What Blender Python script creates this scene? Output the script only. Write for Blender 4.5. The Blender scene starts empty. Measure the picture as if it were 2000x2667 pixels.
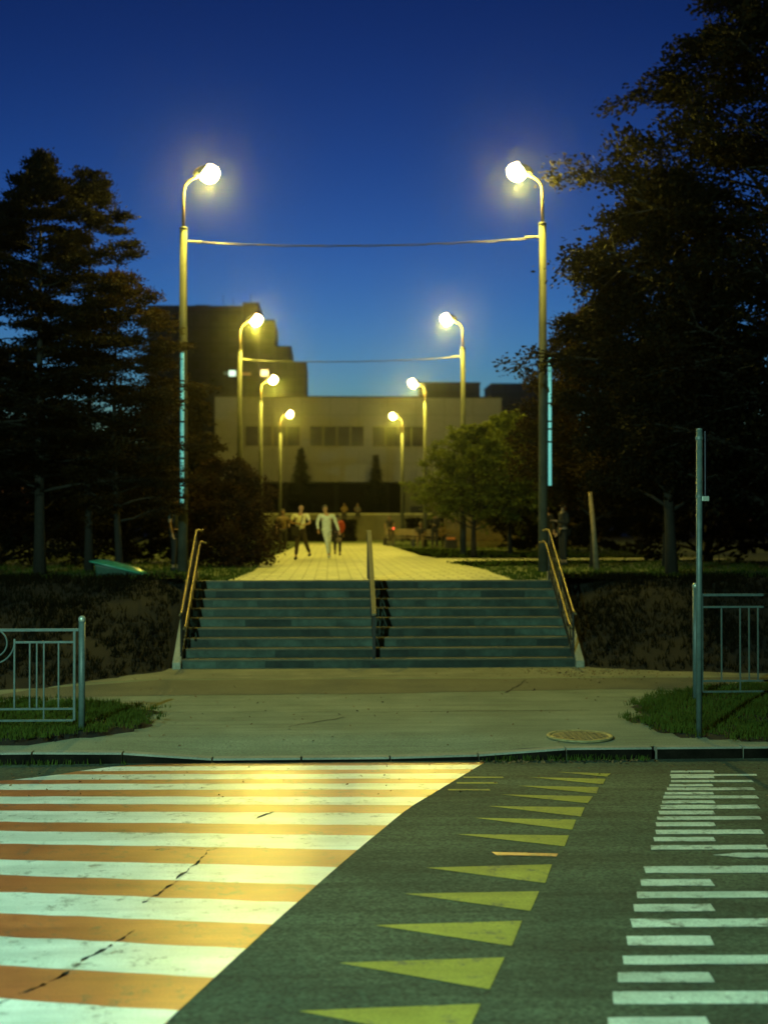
import bpy, bmesh, math, random
from mathutils import Vector, Matrix
import numpy as np
R_ = math.radians
sc = bpy.context.scene
col = sc.collection

# ------------------------------------------------------------------ camera
cd = bpy.data.cameras.new('camera'); cam = bpy.data.objects.new('camera', cd); col.objects.link(cam)
cam.location = (-0.69, 0, 2.55)
cam.rotation_euler = (R_(90.62), 0, R_(-2.52))
cd.sensor_fit = 'HORIZONTAL'; cd.sensor_width = 36; cd.lens = 57.6
cd.clip_start = 0.1; cd.clip_end = 3000
cd.dof.use_dof = True; cd.dof.focus_distance = 13; cd.dof.aperture_fstop = 1.45
sc.camera = cam
# ------------------------------------------------------------------ dusk sky
w = bpy.data.worlds.new('World'); sc.world = w; w.use_nodes = True
nt = w.node_tree; N = nt.nodes; L = nt.links
sky = N.new('ShaderNodeTexSky'); sky.sky_type = 'NISHITA'; sky.sun_disc = False
sky.sun_elevation = R_(-4); sky.sun_rotation = 0; sky.ozone_density = 3
def vmul(src, c):
    m = N.new('ShaderNodeVectorMath'); m.operation = 'MULTIPLY'; m.inputs[1].default_value = c
    L.new(src, m.inputs[0]); return m.outputs[0]
g = N.new('ShaderNodeGamma'); g.inputs[1].default_value = 2.2
L.new(vmul(sky.outputs[0], (5, 5, 5)), g.inputs[0])
L.new(vmul(g.outputs[0], (17, 22.5, 9.0)), N['Background'].inputs[0])
N['Background'].inputs[1].default_value = 0.12
sc.view_settings.view_transform = 'Standard'; sc.view_settings.look = 'None'
sc.view_settings.exposure = 0; sc.view_settings.gamma = 1
sc.cycles.max_bounces = 5; sc.cycles.diffuse_bounces = 2; sc.cycles.glossy_bounces = 2
sc.cycles.transmission_bounces = 2; sc.cycles.caustics_reflective = False; sc.cycles.caustics_refractive = False
sc.cycles.sample_clamp_indirect = 3
sc.cycles.use_denoising = True
LAMP_WARM = (1.0, 0.83, 0.095); WARM_POWER = 1650
LAMP_COOL = (0.50, 1.0, 0.74); COOL_POWER = 12300

# ------------------------------------------------------------------ materials
def mat(name, c, rough=.7, var=0., scale=8., bump=0., bscale=40., metal=0., emit=None, estr=0., spec=.5, vec=None, detail=6, c2=None, transl=0.):
    m = bpy.data.materials.new(name); m.use_nodes = True
    n, l = m.node_tree.nodes, m.node_tree.links; b = n['Principled BSDF']
    b.inputs['Base Color'].default_value = (*c, 1); b.inputs['Roughness'].default_value = rough
    b.inputs['Metallic'].default_value = metal; b.inputs['Specular IOR Level'].default_value = spec
    tc = n.new('ShaderNodeTexCoord')
    if var or c2:
        t = n.new('ShaderNodeTexNoise'); t.inputs['Scale'].default_value = scale; t.inputs['Detail'].default_value = detail
        t.inputs['Roughness'].default_value = .65
        l.new(tc.outputs['Object'], t.inputs['Vector'])
        r = n.new('ShaderNodeValToRGB'); e = r.color_ramp.elements
        e[0].position = .32; e[1].position = .68
        a = c2 or tuple(v * (1 + var) for v in c); e[0].color = (*[v * (1 - var) for v in c], 1); e[1].color = (*a, 1)
        l.new(t.outputs[0], r.inputs[0]); l.new(r.outputs[0], b.inputs['Base Color'])
    if bump:
        t2 = n.new('ShaderNodeTexNoise'); t2.inputs['Scale'].default_value = bscale; t2.inputs['Detail'].default_value = 4
        l.new(tc.outputs['Object'], t2.inputs['Vector'])
        bp = n.new('ShaderNodeBump'); bp.inputs['Strength'].default_value = bump; bp.inputs['Distance'].default_value = .01
        l.new(t2.outputs[0], bp.inputs['Height']); l.new(bp.outputs[0], b.inputs['Normal'])
    if emit:
        b.inputs['Emission Color'].default_value = (*emit, 1); b.inputs['Emission Strength'].default_value = estr
    return m

def two_scale(name, ca, cb, s1, speck, s2, rough=.8, bump=.5, spec=.5, rvar=0., wear=0., streak=0.):
    """large patches between two colours, with small speckles on top"""
    m = bpy.data.materials.new(name); m.use_nodes = True
    n, l = m.node_tree.nodes, m.node_tree.links; b = n['Principled BSDF']
    b.inputs['Roughness'].default_value = rough; b.inputs['Specular IOR Level'].default_value = spec
    tc = n.new('ShaderNodeTexCoord')
    def noise(s, d=5):
        t = n.new('ShaderNodeTexNoise'); t.inputs['Scale'].default_value = s; t.inputs['Detail'].default_value = d
        t.inputs['Roughness'].default_value = .6; l.new(tc.outputs['Object'], t.inputs['Vector']); return t.outputs[0]
    r = n.new('ShaderNodeValToRGB'); e = r.color_ramp.elements; e[0].position = .35; e[1].position = .65
    e[0].color = (*ca, 1); e[1].color = (*cb, 1); l.new(noise(s1), r.inputs[0])
    r2 = n.new('ShaderNodeValToRGB'); e = r2.color_ramp.elements; e[0].position = .3; e[1].position = .7
    e[0].color = (*[1 - speck] * 3, 1); e[1].color = (*[1 + speck] * 3, 1); ns = noise(s2, 2); l.new(ns, r2.inputs[0])
    mx = n.new('ShaderNodeMix'); mx.data_type = 'RGBA'; mx.blend_type = 'MULTIPLY'; mx.inputs[0].default_value = 1
    l.new(r.outputs[0], mx.inputs[6]); l.new(r2.outputs[0], mx.inputs[7]); res = mx.outputs[2]
    def mix(a_, b_, f, mode='MIX'):
        k = n.new('ShaderNodeMix'); k.data_type = 'RGBA'; k.blend_type = mode
        for q, v in ((0, f), (6, a_), (7, b_)):
            if isinstance(v, (int, float, tuple)): k.inputs[q].default_value = v
            else: l.new(v, k.inputs[q])
        return k.outputs[2]
    if streak:
        mp = n.new('ShaderNodeMapping'); mp.inputs['Scale'].default_value = (.22, 2.6, 1); l.new(tc.outputs['Object'], mp.inputs[0])
        t = n.new('ShaderNodeTexNoise'); t.inputs['Scale'].default_value = 1.6; t.inputs['Detail'].default_value = 9; t.inputs['Roughness'].default_value = .72
        l.new(mp.outputs[0], t.inputs['Vector'])
        r3 = n.new('ShaderNodeValToRGB'); e = r3.color_ramp.elements; e[0].position = .36; e[1].position = .60
        e[0].color = (*[1 - streak] * 3, 1); e[1].color = (1.06, 1.06, 1.06, 1); l.new(t.outputs[0], r3.inputs[0]); res = mix(res, r3.outputs[0], 1.0, 'MULTIPLY')
    if wear:
        t = n.new('ShaderNodeTexNoise'); t.inputs['Scale'].default_value = 5; t.inputs['Detail'].default_value = 15; t.inputs['Roughness'].default_value = .82
        l.new(tc.outputs['Object'], t.inputs['Vector'])
        r4 = n.new('ShaderNodeValToRGB'); e = r4.color_ramp.elements; e[0].position = .60 - wear * .1; e[1].position = .68 - wear * .1
        e[0].color = (0, 0, 0, 1); e[1].color = (.85, .85, .85, 1); l.new(t.outputs[0], r4.inputs[0]); res = mix(res, (.07, .08, .065, 1.), r4.outputs[0])
    l.new(res, b.inputs['Base Color'])
    if rvar:
        mr = n.new('ShaderNodeMapRange'); mr.inputs[3].default_value = rough - rvar; mr.inputs[4].default_value = rough + rvar
        l.new(noise(s1 * 4), mr.inputs[0]); l.new(mr.outputs[0], b.inputs['Roughness'])
    bp = n.new('ShaderNodeBump'); bp.inputs['Strength'].default_value = bump; bp.inputs['Distance'].default_value = .006
    l.new(ns, bp.inputs['Height']); l.new(bp.outputs[0], b.inputs['Normal'])
    return m

def bricks(name, c1, c2, cm, bw, bh, mortar, axes, rough=.7, off=.5, bump=.4, noise=.25, rowshift=False):
    m = bpy.data.materials.new(name); m.use_nodes = True
    n, l = m.node_tree.nodes, m.node_tree.links; b = n['Principled BSDF']; b.inputs['Roughness'].default_value = rough
    tc = n.new('ShaderNodeTexCoord'); sp = n.new('ShaderNodeSeparateXYZ'); cb = n.new('ShaderNodeCombineXYZ')
    l.new(tc.outputs['Object'], sp.inputs[0]); l.new(sp.outputs[axes[0]], cb.inputs[0]); l.new(sp.outputs[axes[1]], cb.inputs[1])
    if rowshift:
        def mth(op, a, b_=None):
            k = n.new('ShaderNodeMath'); k.operation = op
            for q, v in ((0, a), (1, b_)):
                if v is None: continue
                if isinstance(v, (int, float)): k.inputs[q].default_value = v
                else: l.new(v, k.inputs[q])
            return k.outputs[0]
        row = mth('FLOOR', mth('DIVIDE', mth('ADD', sp.outputs[axes[1]], .004), bh))
        l.new(mth('ADD', sp.outputs[axes[0]], mth('MULTIPLY', mth('SINE', mth('MULTIPLY', row, 12.9)), 3.1)), cb.inputs[0])
    t = n.new('ShaderNodeTexBrick'); t.offset = off
    t.inputs['Scale'].default_value = 1; t.inputs['Brick Width'].default_value = bw; t.inputs['Row Height'].default_value = bh
    t.inputs['Mortar Size'].default_value = mortar; t.inputs['Color1'].default_value = (*c1, 1); t.inputs['Color2'].default_value = (*c2, 1)
    t.inputs['Mortar'].default_value = (*cm, 1); l.new(cb.outputs[0], t.inputs['Vector'])
    ns = n.new('ShaderNodeTexNoise'); ns.inputs['Scale'].default_value = 3; ns.inputs['Detail'].default_value = 8; ns.inputs['Roughness'].default_value = .7
    l.new(tc.outputs['Object'], ns.inputs['Vector'])
    r2 = n.new('ShaderNodeValToRGB'); e = r2.color_ramp.elements; e[0].position = .3; e[1].position = .7
    e[0].color = (*[1 - noise] * 3, 1); e[1].color = (*[1 + noise] * 3, 1); l.new(ns.outputs[0], r2.inputs[0])
    mx = n.new('ShaderNodeMix'); mx.data_type = 'RGBA'; mx.blend_type = 'MULTIPLY'; mx.inputs[0].default_value = 1
    l.new(t.outputs[0], mx.inputs[6]); l.new(r2.outputs[0], mx.inputs[7]); l.new(mx.outputs[2], b.inputs['Base Color'])
    bp = n.new('ShaderNodeBump'); bp.inputs['Strength'].default_value = bump; bp.inputs['Distance'].default_value = .01; bp.invert = True
    l.new(t.outputs[1], bp.inputs['Height']); l.new(bp.outputs[0], b.inputs['Normal'])
    return m

def leafmat(name, c, var=.35):
    m = mat(name, c, .8, var, 1.6, spec=.08)
    n, l = m.node_tree.nodes, m.node_tree.links; b = n['Principled BSDF']
    out = [x for x in n if x.type == 'OUTPUT_MATERIAL'][0]
    tr = n.new('ShaderNodeBsdfTranslucent'); tr.inputs[0].default_value = (c[0] * 1.3, c[1] * 1.2, c[2] * .6, 1)
    mx = n.new('ShaderNodeMixShader'); mx.inputs[0].default_value = .3
    l.new(b.outputs[0], mx.inputs[1]); l.new(tr.outputs[0], mx.inputs[2]); l.new(mx.outputs[0], out.inputs[0])
    return m

M = {}
M['asphalt'] = two_scale('asphalt', (.030, .052, .033), (.082, .105, .062), .45, .7, 38, .85, 1, streak=.5)
M['walk'] = two_scale('pavement_asphalt', (.145, .18, .125), (.215, .25, .175), .9, .45, 60, .88, .9, streak=.25)
M['walk_patch'] = two_scale('pavement_patch', (.075, .080, .055), (.11, .112, .075), 1.2, .45, 80, .85, .7)
M['walk_stone'] = two_scale('pavement_slab', (.17, .175, .115), (.25, .25, .165), 1.6, .3, 60, .8, .6, streak=.3)
M['paint_white'] = two_scale('white_road_paint', (.62, .68, .62), (.80, .83, .78), 2.2, .12, 60, .355, .3, .72, .06, wear=.55, streak=.22)
M['paint_orange'] = two_scale('orange_road_paint', (.39, .10, .034), (.50, .15, .048), 2.6, .16, 60, .355, .3, .80, .06, wear=.6, streak=.3)
M['paint_yellow'] = two_scale('yellow_road_paint', (.24, .235, .035), (.34, .32, .05), 2.6, .2, 50, .65, .4, wear=.7, streak=.2)
M['paint_bar'] = two_scale('worn_white_road_paint', (.46, .54, .46), (.66, .72, .62), 2.6, .22, 50, .65, .4, wear=.8, streak=.25)
M['crack'] = mat('crack_dirt', (.02, .02, .015), .95)
M['kerb'] = two_scale('kerb_concrete', (.16, .17, .14), (.26, .26, .21), 1.5, .25, 60, .8, .5)
M['kerb_face'] = two_scale('kerb_face_shade', (.003, .003, .002), (.012, .010, .007), 3, .3, 60, .95, .5, .1)  # near-black colour paints the shade on the road-facing side of the kerb
M['soil'] = two_scale('grassy_soil', (.0015, .0015, .0008), (.0055, .0045, .002), .8, .5, 25, .95, .8)
M['lawn'] = two_scale('park_lawn', (.055, .085, .014), (.11, .125, .028), .6, .4, 18, .95, .8)
M['terrace'] = bricks('terrace_paving', (.46, .46, .26), (.58, .56, .32), (.22, .20, .10), .5, .5, .018, ('X', 'Y'), .75)
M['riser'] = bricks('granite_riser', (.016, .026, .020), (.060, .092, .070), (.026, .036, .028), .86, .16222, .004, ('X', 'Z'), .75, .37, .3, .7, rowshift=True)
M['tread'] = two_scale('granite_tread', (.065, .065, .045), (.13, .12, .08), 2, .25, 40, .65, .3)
M['cheek'] = two_scale('cheek_stone', (.26, .25, .18), (.38, .36, .27), 2, .2, 30, .75, .4)
M['gold'] = mat('worn_brass_tube', (.28, .22, .11), .33, .2, 9, metal=.75)
M['iron'] = mat('black_iron', (.012, .011, .010), .55, .3, 12)
M['galv'] = mat('grey_blue_paint', (.072, .108, .108), .45, .25, 14, .2, 60)
M['concrete_pole'] = two_scale('pole_concrete', (.042, .045, .034), (.075, .076, .057), 3, .2, 40, .8, .4)
M['pipe'] = mat('rusty_pipe', (.10, .065, .04), .6, .35, 12)
M['wire'] = mat('cable_sheath', (.05, .048, .04), .5, .2, 20)
M['lamp_case'] = mat('lamp_casing', (.22, .21, .18), .5, .1, 10)
M['warm_bowl'] = mat('warm_lamp_glass', (.9, .8, .5), .4, emit=(1.0, .72, .26), estr=60)
M['cool_bowl'] = mat('cool_lamp_glass', (.8, .9, .8), .4, emit=(.8, 1, .85), estr=14)
M['led'] = mat('led_tube', (.3, .6, .6), .3, emit=(.14, .60, .56), estr=.55)
M['bark'] = mat('bark', (.014, .011, .008), .9, .4, 10, .8, 30)
M['bark_pale'] = mat('pale_bark', (.20, .15, .09), .9, .35, 8, .8, 30)
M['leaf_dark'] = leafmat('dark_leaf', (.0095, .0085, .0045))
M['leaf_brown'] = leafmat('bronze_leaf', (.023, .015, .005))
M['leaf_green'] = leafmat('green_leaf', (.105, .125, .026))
M['leaf_bush'] = leafmat('bush_leaf', (.026, .014, .006))
M['needle'] = leafmat('spruce_needle', (.007, .010, .005))
M['grass'] = leafmat('grass_blade', (.055, .085, .014))
M['grass_dry'] = leafmat('dry_grass_blade', (.008, .0078, .003))
M['dead_leaf'] = mat('fallen_leaf', (.16, .09, .035), .8, .5, 30)

# ------------------------------------------------------------------ mesh helpers
class MB:
    def __init__(s): s.v = []; s.f = []; s.mi = []; s.m = 0
    def add(s, vs, fs):
        o = len(s.v); s.v += [tuple(x) for x in vs]; s.f += [tuple(i + o for i in f) for f in fs]; s.mi += [s.m] * len(fs); return s
    def box(s, x0, x1, y0, y1, z0, z1):
        return s.add([(x, y, z) for z in (z0, z1) for x, y in ((x0, y0), (x1, y0), (x1, y1), (x0, y1))],
                     [(0, 3, 2, 1), (4, 5, 6, 7), (0, 1, 5, 4), (1, 2, 6, 5), (2, 3, 7, 6), (3, 0, 4, 7)])
    def tube(s, pts, r, n=8, caps=True):
        pts = [Vector(p) for p in pts]; k = len(pts)
        rs = r if isinstance(r, (list, tuple)) else [r] * k
        vs = []; fs = []; up = Vector((0, 0, 1))
        ref = None
        for i, p in enumerate(pts):
            t = (pts[min(i + 1, k - 1)] - pts[max(i - 1, 0)])
            t = t.normalized() if t.length > 1e-9 else up
            if ref is None: ref = Vector((1, 0, 0)) if abs(t.x) < .9 else Vector((0, 1, 0))
            a = (ref - t * ref.dot(t)).normalized(); ref = a; b = t.cross(a)
            for j in range(n):
                q = 2 * math.pi * j / n; vs.append(p + (a * math.cos(q) + b * math.sin(q)) * rs[i])
        for i in range(k - 1):
            for j in range(n):
                fs.append((i * n + j, i * n + (j + 1) % n, (i + 1) * n + (j + 1) % n, (i + 1) * n + j))
        if caps: fs += [tuple(range(n))[::-1], tuple(range((k - 1) * n, k * n))]
        return s.add(vs, fs)
    def lathe(s, prof, n=20, c=(0, 0, 0), sx=1, sy=1):
        vs = []; fs = []; k = len(prof)
        for r, z in prof:
            for j in range(n):
                q = 2 * math.pi * j / n; vs.append((c[0] + r * math.cos(q) * sx, c[1] + r * math.sin(q) * sy, c[2] + z))
        for i in range(k - 1):
            for j in range(n): fs.append((i * n + j, i * n + (j + 1) % n, (i + 1) * n + (j + 1) % n, (i + 1) * n + j))
        fs += [tuple(range(n))[::-1], tuple(range((k - 1) * n, k * n))]
        return s.add(vs, fs)
    def ball(s, c, rx, ry=None, rz=None, n=12, m=8):
        ry = ry or rx; rz = rz or rx
        prof = [(max(math.sin(math.pi * i / m), .02), -math.cos(math.pi * i / m) * rz) for i in range(m + 1)]
        return s.lathe([(a, b) for a, b in prof], n, c, rx, ry)
    def prism(s, poly, z0, z1):
        n = len(poly)
        return s.add([(x, y, z0) for x, y in poly] + [(x, y, z1) for x, y in poly],
                     [tuple(range(n))[::-1], tuple(range(n, 2 * n))] + [(i, (i + 1) % n, (i + 1) % n + n, i + n) for i in range(n)])
    def build(s, name, m, parent=None, loc=(0, 0, 0), smooth=False, bevel=0):
        me = bpy.data.meshes.new(name); me.from_pydata(s.v, [], s.f)
        for x in (m if isinstance(m, list) else [m]): me.materials.append(x)
        if isinstance(m, list): me.polygons.foreach_set('material_index', s.mi)
        if smooth: me.polygons.foreach_set('use_smooth', [True] * len(s.f))
        me.update()
        o = bpy.data.objects.new(name, me); col.objects.link(o); o.location = loc
        if parent: o.parent = parent
        if bevel:
            b = o.modifiers.new('bevel', 'BEVEL'); b.width = bevel; b.segments = 2; b.limit_method = 'ANGLE'
        return o

def np_mesh(name, V, Fq, m, parent=None, loc=(0, 0, 0)):
    """V (n,3), Fq (k,4) quads"""
    me = bpy.data.meshes.new(name); nv, nf = len(V), len(Fq)
    me.vertices.add(nv); me.vertices.foreach_set('co', np.asarray(V, np.float32).ravel())
    me.loops.add(nf * 4); me.loops.foreach_set('vertex_index', np.asarray(Fq, np.int32).ravel())
    me.polygons.add(nf); me.polygons.foreach_set('loop_start', np.arange(nf, dtype=np.int32) * 4)
    me.polygons.foreach_set('loop_total', np.full(nf, 4, np.int32))
    me.materials.append(m); me.update(); me.validate()
    o = bpy.data.objects.new(name, me); col.objects.link(o); o.location = loc
    if parent: o.parent = parent
    return o

def tag(o, label=None, cat=None, group=None, kind=None):
    if label: o['label'] = label
    if cat: o['category'] = cat
    if group: o['group'] = group
    if kind: o['kind'] = kind
    return o
def empty(name, loc, label, cat, group=None, rz=0):
    o = bpy.data.objects.new(name, None); col.objects.link(o); o.location = loc; o.rotation_euler = (0, 0, rz)
    o.empty_display_size = .2
    return tag(o, label, cat, group)
def copy_thing(src, loc, rz, label):
    r = src.copy(); col.objects.link(r); r.location = loc; r.rotation_euler = (0, 0, rz); r['label'] = label
    for ch in src.children:
        c = ch.copy(); col.objects.link(c); c.parent = r
        for gch in ch.children:
            d = gch.copy(); col.objects.link(d); d.parent = c
    return r
def lerp(x, xs, ys): return float(np.interp(x, xs, ys))

# ------------------------------------------------------------------ ground
TZ = 1.46                                   # height of the terrace above the street pavement
def hsmooth(t): t = max(0, min(1, t)); return t * t * (3 - 2 * t)
def foot(x):                                # where the bank meets the pavement
    return lerp(x, [-30, -9, -5.2, -3.5, 3.8, 5.2, 9, 30], [17.6, 18.4, 19.4, 21.7, 21.9, 21.2, 20.2, 19.2])
def ground_h(x, y):
    if -3.56 < x < 3.96: return -.25 if y < 24.3 else TZ - .03
    f = foot(x)
    if y < f: return -.06
    top = 25.0 + .25 * math.sin(x * .7)
    b = .05 * math.sin(x * 3.1 + y * 1.7) + .04 * math.sin(x * 1.3 - y * 2.9)
    t = (y - f) / (top - f)
    return (.45 * hsmooth(t) + .55 * max(0, min(1, t)) ** .9) * (TZ - .01) + (b * math.sin(math.pi * min(1, t)) if 0 < t < 1 else 0)
xs = sorted(set([-600, -200, -80, -40] + [round(-20 + .4 * i, 2) for i in range(101)] + [-3.57, -3.55, 3.95, 3.97] + [40, 80, 200, 600]))
ys = [14.2, 15, 16, 17] + [17.4 + .3 * i for i in range(31)] + [27, 30, 40, 80, 200, 500, 1500]
ys = sorted(set(ys + [24.29, 24.31]))
V = [(x, y, ground_h(x, y)) for y in ys for x in xs]; nx = len(xs)
Fq = [(j * nx + i, j * nx + i + 1, (j + 1) * nx + i + 1, (j + 1) * nx + i) for j in range(len(ys) - 1) for i in range(nx - 1)]
tag(np_mesh('ground', V, Fq, M['soil']), kind='structure')

RZ = -.12
road = MB().add([(-600, -40, RZ), (600, -40, RZ), (600, 13.9, RZ), (-600, 13.9, RZ)], [(0, 1, 2, 3)])
road = tag(road.build('road', M['asphalt']), kind='structure')
near = MB().box(-600, 600, -60, -2.6, -.3, 0).build('near_pavement', M['walk']); tag(near, kind='structure')

# pavement on the far side: asphalt sheet, dipping to the dropped kerb in the middle
def pave_h(x, y):
    k = hsmooth((x + 3.3) / 1.2) * (1 - hsmooth((x - .6) / 1.2))
    return -.085 * k * (1 - hsmooth((y - 14.05) / 1.1))
xs = [-600, -60, -20] + [round(-10 + .25 * i, 2) for i in range(81)] + [20, 60, 600]
ys = [14.04] + [14.2 + .2 * i for i in range(8)] + [16.5, 18, 20, 22.02]
V = [(x, min(y, 22.02 if -3.6 < x < 3.95 else 22.5), pave_h(x, y)) for y in ys for x in xs]; nx = len(xs)
Fq = [(j * nx + i, j * nx + i + 1, (j + 1) * nx + i + 1, (j + 1) * nx + i) for j in range(len(ys) - 1) for i in range(nx - 1)]
tag(np_mesh('pavement', V, Fq, M['walk']), kind='structure')
def wavy(poly, step=.3, amp=.03, seed=1):
    rnd = random.Random(seed); out = []
    for i in range(len(poly)):
        a, b = poly[i], poly[(i + 1) % len(poly)]; d = math.dist(a, b); n = max(1, int(d / step))
        for k in range(n):
            t = k / n; out.append((a[0] + (b[0] - a[0]) * t + rnd.uniform(-amp, amp), a[1] + (b[1] - a[1]) * t + rnd.uniform(-amp, amp)))
    return out
def sheet(name, poly, z, m, kind='structure', parent=None, label=None):
    bm = bmesh.new(); f = bm.faces.new([bm.verts.new((x, y, z)) for x, y in poly]); bmesh.ops.triangulate(bm, faces=[f])
    bmesh.ops.recalc_face_normals(bm, faces=bm.faces)
    if bm.faces[:][0].normal.z < 0: bmesh.ops.reverse_faces(bm, faces=bm.faces)
    me = bpy.data.meshes.new(name); bm.to_mesh(me); bm.free(); me.materials.append(m)
    o = bpy.data.objects.new(name, me); col.objects.link(o)
    if parent: o.parent = parent
    if kind and not parent: o['kind'] = kind
    if label: o['label'] = label
    return o
sheet('paved_apron', wavy([(-6.2, 19.5), (-3.6, 20.5), (6.5, 20.45), (12, 19.4), (12, 20.3), (6, 21.6), (3.9, 21.99), (-3.5, 21.99), (-4.9, 20.4), (-6.2, 19.9)], .4, .04, 3), .004, M['walk_stone'])
sheet('pavement_strip', wavy([(-6.0, 18.2), (-3.2, 18.55), (0, 18.6), (3.5, 18.9), (12, 18.6), (12, 19.3), (6.5, 20.3), (-3.5, 20.35), (-5.2, 19.4)], .5, .03, 5), .004, M['walk_patch'])

# kerb stones
kx = -30.0; rnd = random.Random(4); kerb = []
while kx < 30:
    ln = .98
    x0, x1 = kx, kx + ln
    zt = [min(.012, pave_h(x, 14.05) + .012) for x in (x0, x1)]
    j = rnd.uniform(-.006, .006)
    mb = MB()
    mb.m = 0; y0, y1 = 13.89 + j, 14.045
    mb.add([(x0, y0, -.25), (x1, y0, -.25), (x1, y1, -.25), (x0, y1, -.25), (x0, y0 + .015, zt[0]), (x1, y0 + .015, zt[1]), (x1, y1, zt[1]), (x0, y1, zt[0]),
            (x0, y0, zt[0] - .02), (x1, y0, zt[1] - .02)],
           [(4, 5, 6, 7), (8, 9, 5, 4), (2, 3, 7, 6), (1, 2, 6, 5, 9), (3, 0, 8, 4, 7)])
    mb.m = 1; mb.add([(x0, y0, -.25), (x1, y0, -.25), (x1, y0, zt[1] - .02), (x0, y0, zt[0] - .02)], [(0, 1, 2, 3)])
    kerb.append(mb); kx += 1.0 if abs(kx - 2.0) > .3 else 1.04
kroot = empty('kerb', (0, 0, 0), None, None); kroot['kind'] = 'structure'
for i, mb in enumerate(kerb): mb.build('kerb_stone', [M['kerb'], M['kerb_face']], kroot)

# ------------------------------------------------------------------ road markings (children of the road)
def edgeR(y): return lerp(y, [4, 6.65, 8.33, 9.83, 11.53, 13.82, 14], [-2.3, -1.57, -1.05, -.56, .03, 1.07, 1.12])
def edgeL(y): return lerp(y, [4, 12.7, 13.0, 13.28, 13.69, 13.85], [-30, -5.5, -4.13, -3.71, -3.2, -2.72])
bnd = [(13.86, -.02), (13.70, -.02), (13.46, -.02), (13.27, -.03), (13.0, -.03), (12.79, -.035), (12.50, -.04), (12.19, -.05), (11.86, -.06), (11.56, -.07), (11.13, -.08),
       (10.79, -.09), (10.36, -.11), (9.87, -.13), (9.43, -.15), (9.01, -.16), (8.53, -.175), (8.07, -.19), (7.56, -.2), (7.06, -.21), (6.5, -.21), (6.0, -.21), (5.5, -.21)]
rnd = random.Random(9)
def bline(i):
    y0, s = bnd[i]; wv = [rnd.uniform(-.012, .012) for _ in range(60)]
    return lambda x: y0 + s * (x + 2.7) + np.interp(x, np.linspace(-8, 2, 60), wv)
lines = [bline(i) for i in range(len(bnd))]
for i in range(len(bnd) - 1):
    hi, lo = lines[i], lines[i + 1]; pts_t = []; pts_b = []
    X = np.arange(-8, 1.5, .1)
    def inside(x, y): return edgeL(y) <= x <= edgeR(y)
    up = [(x, hi(x)) for x in X if inside(x, hi(x))]; dn = [(x, lo(x)) for x in X if inside(x, lo(x))]
    if not up or not dn: continue
    def endx(fn, side):
        x = up[-1][0] if side else up[0][0]
        for _ in range(30): x = edgeR(fn(x)) if side else (.5 * x + .5 * edgeL(fn(x)))
        return x
    xr1, xr2 = endx(hi, 1), endx(lo, 1)
    up = [p for p in up if p[0] < xr1] + [(xr1, hi(xr1))]; dn = [p for p in dn if p[0] < xr2] + [(xr2, lo(xr2))]
    poly = up + dn[::-1]
    orange = i % 2 == 0
    sheet('orange_stripe' if orange else 'white_stripe', poly, RZ + (.004 if orange else .0044), M['paint_orange' if orange else 'paint_white'], parent=road)
def rjit(p, a=.008): return (p[0] + rnd.uniform(-a, a), p[1] + rnd.uniform(-a, a))
tris = [[(1.75, 13.2), (2.32, 13.1), (2.24, 12.93)], [(1.40, 12.95), (2.2, 12.83), (2.11, 12.56)], [(1.22, 12.52), (2.05, 12.42), (1.95, 12.13)],
        [(1.0, 12.12), (1.9, 12.0), (1.78, 11.70)], [(.80, 11.64), (1.72, 11.54), (1.61, 11.18)], [(.62, 11.18), (1.53, 11.06), (1.43, 10.70)],
        [(.40, 10.59), (1.36, 10.5), (1.25, 10.14)], [(.06, 9.57), (1.06, 9.61), (.91, 9.12)], [(-.15, 8.89), (.84, 8.91), (.69, 8.46)],
        [(-.39, 8.21), (.61, 8.26), (.46, 7.76)], [(-.63, 7.51), (.38, 7.56), (.23, 7.05)], [(-.87, 6.79), (.15, 6.84), (0, 6.33)], [(-1.1, 6.07), (-.08, 6.12), (-.23, 5.6)]]
for t in tris: sheet('yellow_triangle', [rjit(p) for p in t], RZ + .004, M['paint_yellow'], parent=road)
sheet('faded_dash', wavy([(.62, 10.0), (1.16, 9.93), (1.13, 9.84), (.66, 9.91)], .1, .006, 2), RZ + .004, M['paint_orange'], parent=road, label='faded salmon dash between the yellow triangles')
for x, y in ((.72, 13.0), (.62, 12.72), (.5, 12.4)): sheet('faint_dash', [(x, y), (x + .42, y - .02), (x + .42, y - .09), (x, y - .07)], RZ + .004, M['paint_yellow'], parent=road)
bars = [(2.98, 13.22, 13.12, 3.45), (2.92, 13.03, 12.94, 3.85), (2.90, 12.93, 12.82, 3.36), (2.84, 12.73, 12.62, 3.70), (2.77, 12.53, 12.42, 3.22), (2.70, 12.37, 12.24, 3.59), (2.62, 12.16, 12.05, 3.11),
        (2.56, 12.00, 11.87, 3.49), (2.49, 11.79, 11.67, 3.0), (2.42, 11.60, 11.44, 3.36), (2.34, 11.37, 11.22, 2.86), (2.27, 11.15, 11.02, 3.22),
        (2.20, 10.93, 10.78, 2.73), (2.12, 10.66, 10.51, 3.06), (2.04, 10.41, 10.27, 2.56), (1.95, 10.15, 10.01, 2.92), (1.73, 9.53, 9.34, 2.75), (1.61, 9.18, 9.01, 2.15),
        (1.51, 8.87, 8.72, 2.55), (1.41, 8.58, 8.42, 1.97), (1.31, 8.26, 8.09, 2.35), (1.20, 7.92, 7.74, 1.75), (1.09, 7.56, 7.41, 2.1), (.99, 7.28, 7.12, 1.55),
        (.89, 6.98, 6.80, 1.95), (.78, 6.62, 6.46, 1.33), (.68, 6.28, 6.12, 1.8), (.58, 5.95, 5.8, 1.2)]
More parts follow.
